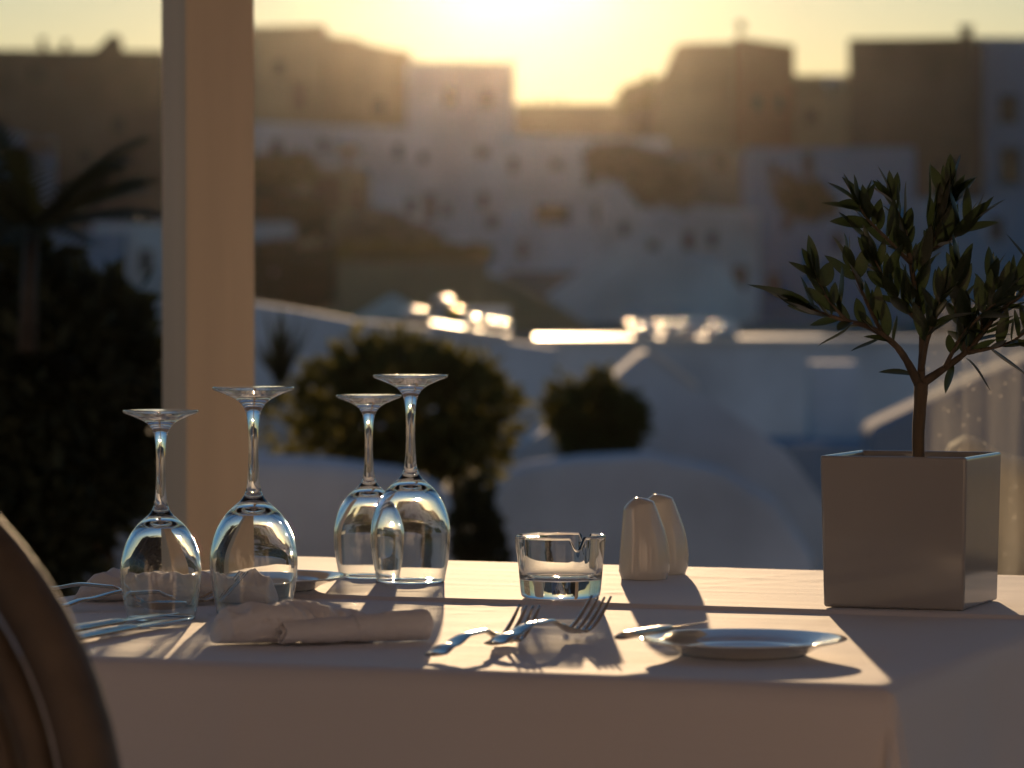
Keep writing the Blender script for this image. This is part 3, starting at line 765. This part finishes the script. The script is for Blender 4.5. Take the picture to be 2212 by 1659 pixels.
def house(name, x0, x1, yt, yb, Y, dep, m, label, cat='house', ops=(), rz=0.0, side_ops=(), group=None, yt2=None, parapet=0.0, anchor=0.5):
    """front wall spans the picture columns x0..x1 at distance Y; ops are openings (x0,x1,ytop,ybottom,kind)"""
    A = P(x0, yb, Y); B = P(x1, yb, Y); Wd = (B.x - A.x) / max(.3, math.cos(rz)); H = P(x0, yt, Y).z - A.z
    H2 = H if yt2 is None else P(x1, yt2, Y).z - A.z
    ax = A.x if rz <= 0 else A.x
    o = empty(name, (A.x, Y, A.z), rz, label, cat, group)
    V, F = [], []; X, Z_, N = Vector((1, 0, 0)), Vector((0, 0, 1)), Vector((0, -1, 0)); rev = .012 * Y / 8 + .08
    k = math.cos(rz)
    def conv(r): return ((P(r[0], 0, Y).x - A.x) / k, (P(r[1], 0, Y).x - A.x) / k, P(0, r[3], Y).z - A.z, P(0, r[2], Y).z - A.z)
    rects = [conv(r) for r in ops]
    wall_quads(V, F, Vector((0, 0, 0)), X, Z_, N, Wd, min(H, H2), rects, rev)
    srects = [tuple(r[:4]) for r in side_ops]
    wall_quads(V, F, Vector((Wd, 0, 0)), Vector((0, 1, 0)), Z_, Vector((1, 0, 0)), dep, min(H, H2), srects, rev)
    hm = min(H, H2)
    def quad(*p): b = len(V); V.extend(Vector(q) for q in p); F.append((b, b+1, b+2, b+3))
    quad((0, dep, 0), (0, 0, 0), (0, 0, hm), (0, dep, hm)); quad((Wd, dep, 0), (0, dep, 0), (0, dep, hm), (Wd, dep, hm))
    if H != H2:   # sloping top
        quad((0, 0, hm), (Wd, 0, hm), (Wd, 0, H2 if H2 > hm else hm+1e-4), (0, 0, H if H > hm else hm+1e-4))
        quad((Wd, dep, hm), (0, dep, hm), (0, dep, H if H > hm else hm+1e-4), (Wd, dep, H2 if H2 > hm else hm+1e-4))
        if H > hm: quad((0, dep, hm), (0, 0, hm), (0, 0, H), (0, dep, H))
        else: quad((Wd, 0, hm), (Wd, dep, hm), (Wd, dep, H2), (Wd, 0, H2))
    quad((0, 0, H), (Wd, 0, H2), (Wd, dep, H2), (0, dep, H))
    me = mesh('wall', V, F, m); b = bmesh.new(); b.from_mesh(me); bmesh.ops.remove_doubles(b, verts=b.verts, dist=.001); b.to_mesh(me); b.free()
    wl = ob('wall', me, o)
    for r, q in zip(ops, rects):
        kind = r[4] if len(r) > 4 else 'window'
        wn = box(kind, q[0], q[1], rev*.9, rev*.9+.05, q[2], q[3], M['wood_door'] if kind == 'door' else M['dark_window'], o)
        if kind == 'window': box('sill', q[0]-.06, q[1]+.06, -.07, rev*.88, q[2]-.09, q[2]-.003, m, wn); box('frame', (q[0]+q[1])/2-.03, (q[0]+q[1])/2+.03, rev*.9-.04, rev*.9-.004, q[2]+.02, q[3]-.02, M['wood_door'], wn)
        else: box('handle', q[1]-.16, q[1]-.10, rev*.9-.06, rev*.9-.004, q[2]+(q[3]-q[2])*.48, q[2]+(q[3]-q[2])*.54, M['metal_dark'], wn)
    for q in srects: box('window', Wd-rev*.9-.05, Wd-rev*.9, q[0], q[1], q[2], q[3], M['dark_window'], o)
    if parapet:
        for (px0, px1, py0, py1) in ((-.1, Wd+.1, -.1, .15), (-.1, Wd+.1, dep-.15, dep+.1), (-.1, .15, .151, dep-.151), (Wd-.15, Wd+.1, .151, dep-.151)):
            if H == H2: box('parapet', px0, px1, py0, py1, H+.002, H+parapet, m, o)
    return o
def poly_wall(name, pts, Y, th, m, label, cat='wall', bev=.03, Y2=None, group=None, coping=None):
    """upright wall whose outline (picture points) is extruded th metres back; Y2 lets the far end recede"""
    x_lo = min(p[0] for p in pts); x_hi = max(p[0] for p in pts)
    def yy(x): return Y if Y2 is None else Y + (Y2 - Y) * (x - x_lo) / (x_hi - x_lo)
    W3 = [P(x, y, yy(x)) for x, y in pts]; base = min(W3, key=lambda v: v.z); O = Vector((base.x, base.y, base.z))
    n = len(pts); V = [p - O for p in W3] + [p - O + Vector((0, th, 0)) for p in W3]
    F = [tuple(range(n)), tuple(range(2*n-1, n-1, -1))] + [(k, n+k, n+(k+1) % n, (k+1) % n) for k in range(n)]
    me = fixn(mesh(name, V, F, m)); o = ob(name, me, None, O)
    if bev: bevel(o, bev, 3)
    if coping:
        for (xa, ya), (xb, yb) in zip(coping[:-1], coping[1:]):
            A, B = P(xa, ya, yy(xa)) - O, P(xb, yb, yy(xb)) - O; up = Vector((0, 0, .004)); h_ = Vector((0, 0, .03)); f0 = Vector((0, -.02, 0)); f1 = Vector((0, th + .02, 0))
            vs = [A+f0+up, B+f0+up, B+f1+up, A+f1+up, A+f0+up+h_, B+f0+up+h_, B+f1+up+h_, A+f1+up+h_]
            ob('coping', mesh('coping', vs, box_vf(0,1,0,1,0,1)[1], M['coping']), o)
    return tag(o, label, cat, group)
def foliage_mesh(name, clumps, n, size, m, seed, aspect=2.2):
    r_ = random.Random(seed); V, F = [], []
    tot = sum(c[3]*c[4]*c[5] for c in clumps)
    for (cx, cy_, cz, rx, ry, rz) in clumps:
        for _ in range(max(20, int(n * rx*ry*rz / tot))):
            d = Vector((r_.gauss(0, 1), r_.gauss(0, 1), r_.gauss(0, 1))).normalized(); k = r_.uniform(.35, 1) ** .5
            k *= 1 + .36 * noise.noise((d.x * 3.1 + seed, d.y * 3.1, d.z * 3.1)) + .2 * noise.noise((d.x * 8 + seed, d.y * 8, d.z * 8))
            p = Vector((cx + d.x*rx*k, cy_ + d.y*ry*k, cz + d.z*rz*k))
            a = (d + Vector((r_.uniform(-1, 1), r_.uniform(-1, 1), r_.uniform(-.6, 1)))).normalized(); s = a.orthogonal().normalized()
            s = Matrix.Rotation(r_.uniform(0, 6.28), 3, a) @ s; L = size * r_.uniform(.6, 1.3); wd = L / aspect
            b = len(V); V += [p, p + a*L*.5 + s*wd*.5, p + a*L, p + a*L*.5 - s*wd*.5]; F.append((b, b+1, b+2, b+3))
    return mesh(name, V, F, m)
def shrub(name, px, Y, n, size, m, label, cat, seed, zb=None, stems=3, group=None):
    """px: list of crown clumps (x,y,rx,ry) in picture units, depth radius = rx"""
    cs = []
    for (x, y, rx, ry) in px:
        c = P(x, y, Y); k = Y / FPX; cs.append([c.x, c.y + random.uniform(-.2, .2) * rx * k, c.z, rx*k, rx*k*.8, ry*k])
    bx = sum(c[0] for c in cs) / len(cs); lowest = min(c[2] - c[5] for c in cs); gz = zb if zb is not None else max(ground_z(bx, Y), -1.6)
    base = Vector((bx, Y, min(gz, lowest - .02)))
    o = empty(name, base, 0, label, cat, group)
    ob('crown', foliage_mesh('crown', [(c[0]-base.x, c[1]-base.y, c[2]-base.z, c[3], c[4], c[5]) for c in cs], n, size, m, seed), o)
    for k in range(stems):
        c = cs[k % len(cs)]; top = Vector((c[0], c[1], c[2])) - base
        tube('trunk', [(random.uniform(-.04, .04), 0, 0), top * .5 + Vector((random.uniform(-.03, .03), 0, 0)), top], [.035 * Y / 14, .028 * Y / 14, .012 * Y / 14], M['bark'], o, 7)
    return o
PW, PF, PC_, PB = M['plaster'], M['plaster_far'], M['plaster_cream'], M['plaster_shade_blue']

# --- ridge line
house('ridge_house', -260, 352, 104, 380, 238, 10, M['brownstone'], 'long low house on the ridge behind the post and dark trees', ops=[(60, 95, 140, 175), (140, 170, 150, 185, 'door')], yt2=110)
dm = empty('chapel', P(232, 112, 239), 0, 'small chapel with a rounded bell wall on the ridge skyline', 'chapel')
pr = [(-.75, 0), (.78, 0), (.78, .62), (.70, .95), (.45, 1.12), (.12, .98), (-.2, .66), (-.55, .3), (-.75, .1)]
dv = [(x, 0, z) for x, z in pr] + [(x, 1.6, z) for x, z in pr]; nn = len(pr)
ob('bell_wall', fixn(mesh('bell_wall', dv, [tuple(range(nn)), tuple(range(2*nn-1, nn-1, -1))] + [(k, nn+k, nn+(k+1) % nn, (k+1) % nn) for k in range(nn)], M['brownstone'])), dm)
for (x, y0, y1, lab) in ((92, 82, 106, 'slim dark chimney on the long ridge house'), (142, 88, 106, 'stubby dark chimney on the long ridge house')):
    c = P(x, y1, 239.5); e = empty('chimney', c, 0, lab, 'chimney'); h = P(x, y0, 239.5).z - c.z
    box('stack', -.18, .18, -.18, .18, 0, h*.8, M['brownstone'], e); box('cap', -.25, .25, -.25, .25, h*.8+.002, h, M['brownstone'], e)
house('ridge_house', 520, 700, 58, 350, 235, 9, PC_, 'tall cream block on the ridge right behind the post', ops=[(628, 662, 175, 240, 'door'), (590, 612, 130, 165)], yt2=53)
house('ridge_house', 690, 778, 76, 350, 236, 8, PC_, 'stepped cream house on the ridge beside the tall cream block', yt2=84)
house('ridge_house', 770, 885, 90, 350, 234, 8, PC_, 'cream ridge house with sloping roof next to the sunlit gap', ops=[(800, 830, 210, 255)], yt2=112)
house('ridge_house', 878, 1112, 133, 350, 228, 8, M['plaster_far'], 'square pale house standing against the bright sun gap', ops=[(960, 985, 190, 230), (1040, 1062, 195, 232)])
house('ridge_wall', 1100, 1440, 224, 350, 246, 3, M['earth'], 'low earthen wall closing the bright gap in the ridge', 'wall')
for k, x in enumerate((1150, 1172, 1194, 1216)):
    c = P(x, 225, 245.5); e = empty('fence_post', c, 0, 'short fence post on the low ridge wall in the sun gap', 'post', 'fence posts on the ridge wall')
    box('stake', -.06, .06, -.06, .06, 0, .30 + .1 * (k % 2), M['metal_dark'], e); box('cap', -.08, .08, -.08, .08, .302 + .1 * (k % 2), .34 + .1 * (k % 2), M['metal_dark'], e)
shrub('ridge_bush', [(1378, 212, 32, 22), (1404, 200, 20, 26), (1352, 222, 18, 14)], 236, 1200, .5, M['bush'], 'olive green bush on the ridge beside the terracotta house', 'bush', 31, zb=10)
poly_wall('ridge_house', [(1418, 350), (1418, 186), (1440, 150), (1462, 96), (1500, 92), (1602, 92), (1602, 350)], 232, 8, PC_, 'cream ridge house with a cut-back corner and dish aerial', 'house', 0)
for (x0, x1, y0, y1, k) in ((1578, 1602, 250, 300, 'door'), (1582, 1608, 0, 0, None)):
    pass
house('ridge_house', 1590, 1716, 80, 350, 229, 8, M['terracotta'], 'terracotta coloured house on the ridge', ops=[(1625, 1650, 205, 240), (1672, 1696, 205, 240)], yt2=98)
ae = empty('roof_aerial', P(1598, 88, 231), 0, 'thin aerial with a dish on the cream ridge house', 'aerial')
tube('mast', [(0, 0, 0), (0, 0, 1.15)], .05, M['metal_dark'], ae, 6); ob('dish', lathe_mesh('dish', [(0, 0), (.2, .04), (.34, .14), (.33, .16), (.19, .07), (0, .03)], M['metal_dark'], 16, False), ae, (0, -.1, .85), (R(70), 0, R(30)))
house('ridge_house', 1712, 1836, 162, 360, 233, 7, PC_, 'low house wedged between the terracotta house and the dark tower block', ops=[(1740, 1768, 230, 270)])
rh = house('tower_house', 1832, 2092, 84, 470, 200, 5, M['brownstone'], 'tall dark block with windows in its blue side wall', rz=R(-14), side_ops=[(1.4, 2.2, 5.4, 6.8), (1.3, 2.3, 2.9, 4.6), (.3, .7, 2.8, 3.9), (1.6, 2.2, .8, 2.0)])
house('tower_house', 2092, 2420, 80, 560, 203, 6, PB, 'house wall coloured shade blue with dark windows beside the tall dark block', ops=[(2160, 2202, 205, 265), (2160, 2208, 318, 398), (2110, 2130, 340, 380), (2138, 2166, 455, 510), (2300, 2340, 220, 280)], rz=R(6))
e = empty('chimney', P(2088, 90, 201), 0, 'dark chimney on the corner of the tall block', 'chimney'); box('stack', -.28, .28, -.1, .46, -.1, .72, M['brownstone'], e); box('cap', -.36, .36, -.18, .54, .722, .86, M['brownstone'], e)

# --- white slope in the middle
house('hill_house', 500, 1010, 262, 520, 196, 8, PF, 'broad white terrace wall below the tall cream ridge block', yt2=282, ops=[(585, 607, 302, 338), (690, 708, 300, 328), (850, 868, 312, 342), (905, 922, 330, 352)])
house('hill_house', 990, 1440, 286, 620, 192, 7, PF, 'long white stepped house under the sun gap', ops=[(1282, 1306, 438, 484), (1262, 1290, 378, 400), (1030, 1056, 318, 340), (1156, 1232, 442, 482), (1100, 1118, 340, 372), (1190, 1214, 346, 366), (1352, 1372, 345, 380, 'door'), (1384, 1402, 440, 470), (1120, 1138, 520, 560, 'door')], yt2=300)
house('hill_house', 772, 1090, 402, 640, 178, 6, PF, 'white house with a row of small doors and windows', ops=[(876, 898, 432, 462), (916, 940, 418, 478, 'door'), (954, 974, 440, 466), (1034, 1052, 415, 452), (1050, 1074, 466, 492)], yt2=412)
house('cave_house', 548, 790, 362, 680, 165, 6, M['plaster_cream'], 'tan cave house with big dark doorways left of the white house', ops=[(672, 738, 378, 456, 'door'), (756, 800-14, 398, 458, 'door'), (690, 712, 470, 520)])
shrub('slope_bush', [(600, 372, 46, 22), (650, 362, 26, 14), (560, 368, 30, 18)], 160, 1400, .5, M['bush'], 'dry bush on the roof of the tan cave house', 'bush', 8, zb=P(600, 372, 160).z - .5)
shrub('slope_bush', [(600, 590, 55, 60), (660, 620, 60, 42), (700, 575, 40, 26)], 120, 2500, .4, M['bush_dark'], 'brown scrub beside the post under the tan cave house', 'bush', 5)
house('garden_wall', 728, 1052, 566, 720, 112, 2.2, M['plaster_cream'], 'tan garden wall topped by a dark hedge', 'wall')
shrub('hedge', [(760 + 34 * k, 552 + 4 * math.sin(k * 2), 26, 13) for k in range(9)], 112.6, 1800, .28, M['bush'], 'low clipped hedge along the tan garden wall', 'hedge', 3, zb=P(900, 566, 112).z - .3)
poly_wall('ramp_wall', [(1040, 720), (1040, 590), (1110, 610), (1190, 650), (1250, 690), (1290, 720)], 105, 3, M['plaster_cream'], 'tan ramp wall curving down beside the garden wall', 'wall', .1)
shrub('slope_bush', [(820, 500, 50, 26), (900, 520, 40, 18), (770, 520, 40, 26)], 150, 1500, .5, M['earth'], 'dry scrub below the small doors of the white house', 'bush', 41, zb=P(820, 540, 150).z)
house('hill_house', 1300, 1640, 430, 720, 160, 6, PF, 'pale house with a sloping roof above the far terrace tables', ops=[(1585, 1615, 575, 625, 'door'), (1400, 1424, 520, 552), (1340, 1358, 480, 508), (1476, 1500, 500, 540, 'door'), (1530, 1550, 502, 532), (1450, 1470, 600, 640)], yt2=455)
poly_wall('stair_wall', [(1180, 740), (1180, 640), (1290, 560), (1390, 500), (1410, 512), (1330, 590), (1270, 670), (1262, 740)], 140, 2, PF, 'pale stair wall sweeping up in front of the long white house', 'wall', .1)
house('hill_house', 1490, 1760, 318, 460, 190, 5, M['earth'], 'earth coloured ruin under the terracotta house', 'ruin', ops=[(1540, 1575, 330, 372), (1640, 1668, 360, 400)])
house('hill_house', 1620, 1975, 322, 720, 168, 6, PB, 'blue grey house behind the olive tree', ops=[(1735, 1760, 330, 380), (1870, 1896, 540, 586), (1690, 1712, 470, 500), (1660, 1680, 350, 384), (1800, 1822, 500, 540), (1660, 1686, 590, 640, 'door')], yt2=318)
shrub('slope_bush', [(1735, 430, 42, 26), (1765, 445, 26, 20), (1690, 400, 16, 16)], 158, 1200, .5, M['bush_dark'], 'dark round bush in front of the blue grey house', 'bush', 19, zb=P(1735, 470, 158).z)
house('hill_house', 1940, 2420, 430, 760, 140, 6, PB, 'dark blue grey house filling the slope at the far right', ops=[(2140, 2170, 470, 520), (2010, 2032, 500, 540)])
# rocky outcrops and scrub breaking up the terraces
shrub('scrub', [(1330, 350, 60, 26), (1400, 372, 50, 34), (1460, 400, 50, 40)], 150, 2600, .45, M['earth'], 'dry brown scrub on the bank under the low ridge wall', 'bush', 51, zb=P(1400, 440, 150).z)
shrub('scrub', [(640, 470, 60, 34), (560, 450, 50, 40)], 145, 1800, .4, M['bush_dark'], 'dark scrub in front of the tan cave house', 'bush', 53, zb=P(600, 500, 145).z)
poly_wall('curved_wall', [(1240, 700), (1262, 640), (1300, 590), (1350, 556), (1410, 540), (1500, 548), (1560, 575), (1600, 620), (1620, 700)], 128, 1.2, PF, 'curved white retaining wall above the far terrace', 'wall', .1)
# --- left slope
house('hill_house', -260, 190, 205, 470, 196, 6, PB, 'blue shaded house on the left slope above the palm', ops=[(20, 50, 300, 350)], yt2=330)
house('hill_house', 120, 420, 196, 560, 185, 6, M['brownstone'], 'brown house on the left slope beside the post', ops=[(240, 268, 250, 290), (170, 196, 320, 360)], yt2=235)
house('hill_house', 200, 620, 480, 760, 130, 5, M['plaster_far'], 'grey white house low on the slope behind the post', ops=[(300, 326, 540, 590)])
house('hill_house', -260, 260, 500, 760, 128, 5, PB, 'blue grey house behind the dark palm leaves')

def palm(name, base, H, nf, L, wd, m, label, seed, trunk_r, droop=1.0, cat='palm tree', group=None, tm=None):
    r_ = random.Random(seed); o = empty(name, base, 0, label, cat, group)
    tp = Vector((.04*H, 0, H)); tube('trunk', [(0, 0, 0), (.01*H, 0, H*.5), tp], [trunk_r*1.2, trunk_r, trunk_r*.9], tm or M['bark'], o, 8)
    for k in range(nf):
        az = 2*math.pi*k/nf + r_.uniform(-.2, .2); el = r_.uniform(.1, 1.25); V, F = [], []
        d = Vector((math.cos(az)*math.cos(el), math.sin(az)*math.cos(el), math.sin(el))); side = d.cross(Vector((0, 0, 1))).normalized()
        n = 16; l_ = L * r_.uniform(.75, 1.1); pts = []
        for i in range(n+1):
            t = i/n; pts.append(d*l_*t + Vector((0, 0, -.42*droop*l_*t*t)))
        for i in range(1, n):
            t = i/n; tg = (pts[i+1]-pts[i]).normalized(); w_ = wd*math.sin(math.pi*(.12+.86*t))**.7
            for s_ in (1, -1):
                tipp = pts[i] + (side*s_ + tg*.9).normalized()*w_ + Vector((0, 0, -.18*w_)); b = len(V); q = tg*l_/n*.42
                V += [pts[i]-q, pts[i]+q, tipp]; F.append((b, b+1, b+2))
        v2, f2 = tube_vf(pts, [wd*.04*(1-.7*i/n) for i in range(n+1)], 5); b = len(V); V += v2; F += [tuple(q+b for q in f_) for f_ in f2]
        ob('frond', mesh('frond', V, F, m), o, tp)
    return o
pb = P(748, 405, 168); palm('palm_tree', pb, P(748, 335, 168).z - pb.z, 15, 1.25, .45, M['palm'], 'small bushy palm in front of the white slope', 4, .16)

# --- near slopes and terraces (sunlit copings)
poly_wall('terrace_wall', [(430, 1000), (430, 640), (560, 656), (660, 672), (760, 692), (900, 706), (1010, 722), (1130, 742), (1200, 752), (1200, 1000)], 20.5, .5, PW, 'sloping white parapet wall running down behind the round bush', 'wall', .0, coping=[(930, 710), (1010, 722), (1100, 737)])
tw = house('terrace_wall', 1150, 2420, 741, 1020, 23, .45, PW, 'long white terrace parapet with sunlit top under the far tables', 'wall')
Hc = P(1150, 741, 23).z - P(1150, 1020, 23).z; Wc = P(2420, 741, 23).x - P(1150, 741, 23).x
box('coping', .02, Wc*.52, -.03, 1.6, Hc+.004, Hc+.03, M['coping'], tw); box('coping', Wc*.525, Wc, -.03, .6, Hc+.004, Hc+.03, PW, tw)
poly_wall('stair_wall', [(1040, 1010), (1120, 968), (1240, 890), (1385, 764), (1404, 760), (1506, 842), (1600, 905), (1700, 976), (1770, 1068), (1800, 1110), (1800, 1300), (1040, 1300)], 17.0, .7, PW, 'white stair parapet slanting down to the right with a sunlit edge', 'wall', .0, coping=[(1400, 760), (1506, 842)])
house('chimney_block', 1756, 1854, 784, 985, 19.5, .5, PW, 'square white chimney block with sunlit top on the lower roofs', 'chimney', rz=R(0))
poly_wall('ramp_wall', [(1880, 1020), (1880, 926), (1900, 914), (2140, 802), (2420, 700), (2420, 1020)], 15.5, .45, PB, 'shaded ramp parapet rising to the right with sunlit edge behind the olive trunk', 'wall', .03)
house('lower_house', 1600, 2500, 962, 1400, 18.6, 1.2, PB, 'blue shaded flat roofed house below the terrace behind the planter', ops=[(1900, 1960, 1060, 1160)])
poly_wall('garden_wall', [(1066, 1400), (1066, 1060), (1090, 1022), (1140, 1000), (1250, 984), (1400, 976), (1560, 1010), (1680, 1080), (1760, 1200), (1760, 1400)], 15.6, .12, PW, 'curved white garden wall below the stair parapet', 'wall', .06)
poly_wall('garden_wall', [(430, 1400), (430, 976), (560, 984), (700, 990), (860, 1010), (960, 1050), (985, 1110), (985, 1400)], 12.0, .15, PW, 'rounded white garden wall under the big round bush', 'wall', .06)
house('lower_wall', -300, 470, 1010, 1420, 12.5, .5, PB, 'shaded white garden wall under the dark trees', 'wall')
house('terrace_block', 988, 1100, 664, 800, 25.5, .6, PW, 'small white roof block with brightly sunlit top edge', 'roof block')
# white parasol
pc = P(848, 632, 27); ub = P(848, 760, 27)
ps = empty('parasol', ub, 0, 'white canvas parasol on the far terrace beside the sunlit roof block', 'parasol')
hh = pc.z - ub.z
tube('pole', [(0, 0, 0), (0, 0, hh)], .02, M['metal_dark'], ps, 6)
V = [(0, 0, hh)] + [(.30*math.cos(2*math.pi*k/8), .30*math.sin(2*math.pi*k/8), hh-.19) for k in range(8)]
ob('canopy', mesh('canopy', V, [(0, k+1, (k+1) % 8+1) for k in range(8)], M['canvas']), ps)
# metal domes added and shaped to throw sun glints on the far terrace
gp_ = [(0, 0), (.040, 0), (.046, .004), (.046, .040), (.052, .044), (.060, .0455)] + [(.060 * math.cos(R(a)), .046 + .016 * math.sin(R(a))) for a in range(5, 90, 7)] + [(0, .062)]
GL = {'w': lathe_mesh('glint_dome', gp_, M['glint'], 40, False), 'y': lathe_mesh('glint_dome', gp_, M['glint_yellow'], 40, False)}
def glint_dome(p, s, m, label, grp=None):
    o = ob('glint_dome', GL[m], None, p); o.scale = (s, s, s); tag(o, label, 'glint_dome', grp)
tz = P(1470, 716, 26).z
ft = empty('far_table', P(1470, 716, 26), 0, 'long table on the far terrace carrying glinting metal domes', 'table')
box('tabletop', -.36, .36, -.2, .35, -.035, 0, PW, ft); [box('leg', x-.02, x+.02, y-.02, y+.02, -.62, -.036, PW, ft) for x in (-.33, .33) for y in (-.16, .3)]
for x, k in ((1372, 0), (1392, .2), (1434, .25), (1454, .05), (1487, .1), (1510, .28), (1558, .02), (1574, .2)):
    p = P(x, 700, 26 + k); p.z = tz + .001; glint_dome(p, random.uniform(1.0, 1.25), 'w', 'small metal dome added as a glint on the far terrace table', 'glint domes on the far terrace table')
wz = P(1150, 741, 23).z + .0302
for x in (1382, 1400, 1445, 1464, 1488, 1540, 1558, 1576):
    p = P(x, 733, 23.1 + random.uniform(0, .4)); p.z = wz + .001; glint_dome(p, random.uniform(.9, 1.15), 'w', 'small metal dome added as a glint on the white terrace parapet', 'glint domes along the terrace parapet')
bt = P(957, 668, 25.2); o_ = empty('dome_pillar', (bt.x, bt.y, bt.z - .5), 0, 'pale pillar carrying a round glint dome beside the roof block', 'pillar'); box('shaft', -.05, .05, -.05, .05, 0, .46, PW, o_); box('cap', -.07, .07, -.07, .07, .462, .498, PW, o_)
glint_dome(bt + Vector((0, 0, .0)), 1.3, 'w', 'metal dome added as a bright glint on the pale pillar beside the roof block')
bt = P(981, 690, 25.0); o_ = empty('dome_pillar', (bt.x, bt.y, bt.z - .5), 0, 'low pillar carrying a yellow glint dome by the roof block', 'pillar'); box('shaft', -.05, .05, -.05, .05, 0, .46, PW, o_); box('cap', -.07, .07, -.07, .07, .462, .498, PW, o_)
glint_dome(bt + Vector((0, 0, .0)), 1.3, 'y', 'yellow metal dome added as a glint on the low pillar by the roof block')
SL = [(560, 656), (660, 672), (760, 692), (900, 706), (1010, 722), (1130, 742)]
for x in (888, 900, 1022, 1060, 1086):
    for (xa, ya), (xb, yb) in zip(SL[:-1], SL[1:]):
        if xa <= x <= xb: y_ = ya + (yb - ya) * (x - xa) / (xb - xa)
    p = P(x, y_, 20.5); p.z += .036; p.y = 20.72; glint_dome(p, 1.0, 'w', 'small metal dome added as a glint on the sloping white parapet', 'glint domes on the sloping parapet')
p = P(1800, 196, 198); o_ = glint_dome(p, 9, 'w', 'big metal dome added as a glint between the low ridge house and the dark block')
# --- shrubs
shrub('round_bush', [(880, 885, 185, 130), (740, 885, 110, 115), (1000, 890, 115, 120), (860, 800, 135, 72), (950, 955, 120, 62), (625, 915, 66, 80), (770, 780, 42, 62), (985, 815, 40, 52), (1090, 905, 44, 46), (700, 820, 40, 40), (1010, 975, 85, 70), (880, 985, 110, 60)], 14.5, 6000, .06, M['bush'], 'big round olive green bush behind the wine glasses', 'bush', 21, stems=5)
shrub('pointed_shrub', [(1290, 900, 90, 62), (1295, 850, 36, 46), (1215, 880, 40, 48), (1350, 905, 50, 46), (1298, 822, 14, 26), (1216, 838, 11, 28), (1250, 850, 13, 24), (1338, 862, 12, 22), (1290, 960, 80, 50)], 16.4, 4200, .05, M['bush'], 'small pointed green shrub by the stair parapet', 'bush', 22, stems=3)
shrub('dry_shrub', [(1030, 1075, 26, 40), (1024, 1150, 42, 75), (1050, 1200, 40, 50)], 11.4, 1600, .04, M['bush_dark'], 'dark dry shrub between the two curved garden walls', 'bush', 23, stems=3)
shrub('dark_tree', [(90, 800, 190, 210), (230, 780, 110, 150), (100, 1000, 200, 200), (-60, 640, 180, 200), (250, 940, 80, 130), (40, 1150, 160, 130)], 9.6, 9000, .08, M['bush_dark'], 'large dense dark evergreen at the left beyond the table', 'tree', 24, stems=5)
def yucca(name, x, y, Y, n, L, label, seed):
    r_ = random.Random(seed); b = P(x, y, Y); o = empty(name, b, 0, label, 'plant')
    for k in range(n):
        az = r_.uniform(0, 6.28); el = r_.uniform(.9, 1.5); d = Vector((math.cos(az)*math.cos(el), math.sin(az)*math.cos(el), math.sin(el))); s = d.cross(Vector((0, 0, 1))).normalized()
        l_ = L * r_.uniform(.6, 1.1); V, F = [], []
        for i in range(6):
            t = i/5; p = d*l_*t + Vector((d.x, d.y, 0))*.15*t*t*l_; w_ = .028*(1-t**1.5)+.001; V += [p-s*w_, p+s*w_]
        F = [(2*i, 2*i+1, 2*i+3, 2*i+2) for i in range(5)]; ob('blade', mesh('blade', V, F, M['palm']), o)
yucca('yucca', 606, 830, 15.2, 16, .31, 'spiky yucca between the post and the round bush', 5)
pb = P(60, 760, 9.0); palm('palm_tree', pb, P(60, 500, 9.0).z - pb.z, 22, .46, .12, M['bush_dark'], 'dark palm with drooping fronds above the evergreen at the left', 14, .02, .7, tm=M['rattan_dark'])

# --- evening air
hz = box('haze', -148, 148, -56, 424, -4.0, 21.0, None); hz.data.materials.clear()
hm = bpy.data.materials.new('evening_air'); hm.use_nodes = True
for x in list(hm.node_tree.nodes):
    if x.type == 'BSDF_PRINCIPLED': hm.node_tree.nodes.remove(x)
pv = hm.node_tree.nodes.new('ShaderNodeVolumePrincipled'); pv.inputs['Color'].default_value = (.95, .90, .82, 1)
pv.inputs['Density'].default_value = HAZE_D; pv.inputs['Anisotropy'].default_value = HAZE_G
hm.node_tree.links.new(pv.outputs[0], hm.node_tree.nodes['Material Output'].inputs['Volume']); hz.data.materials.append(hm)
tag(hz, kind='stuff')
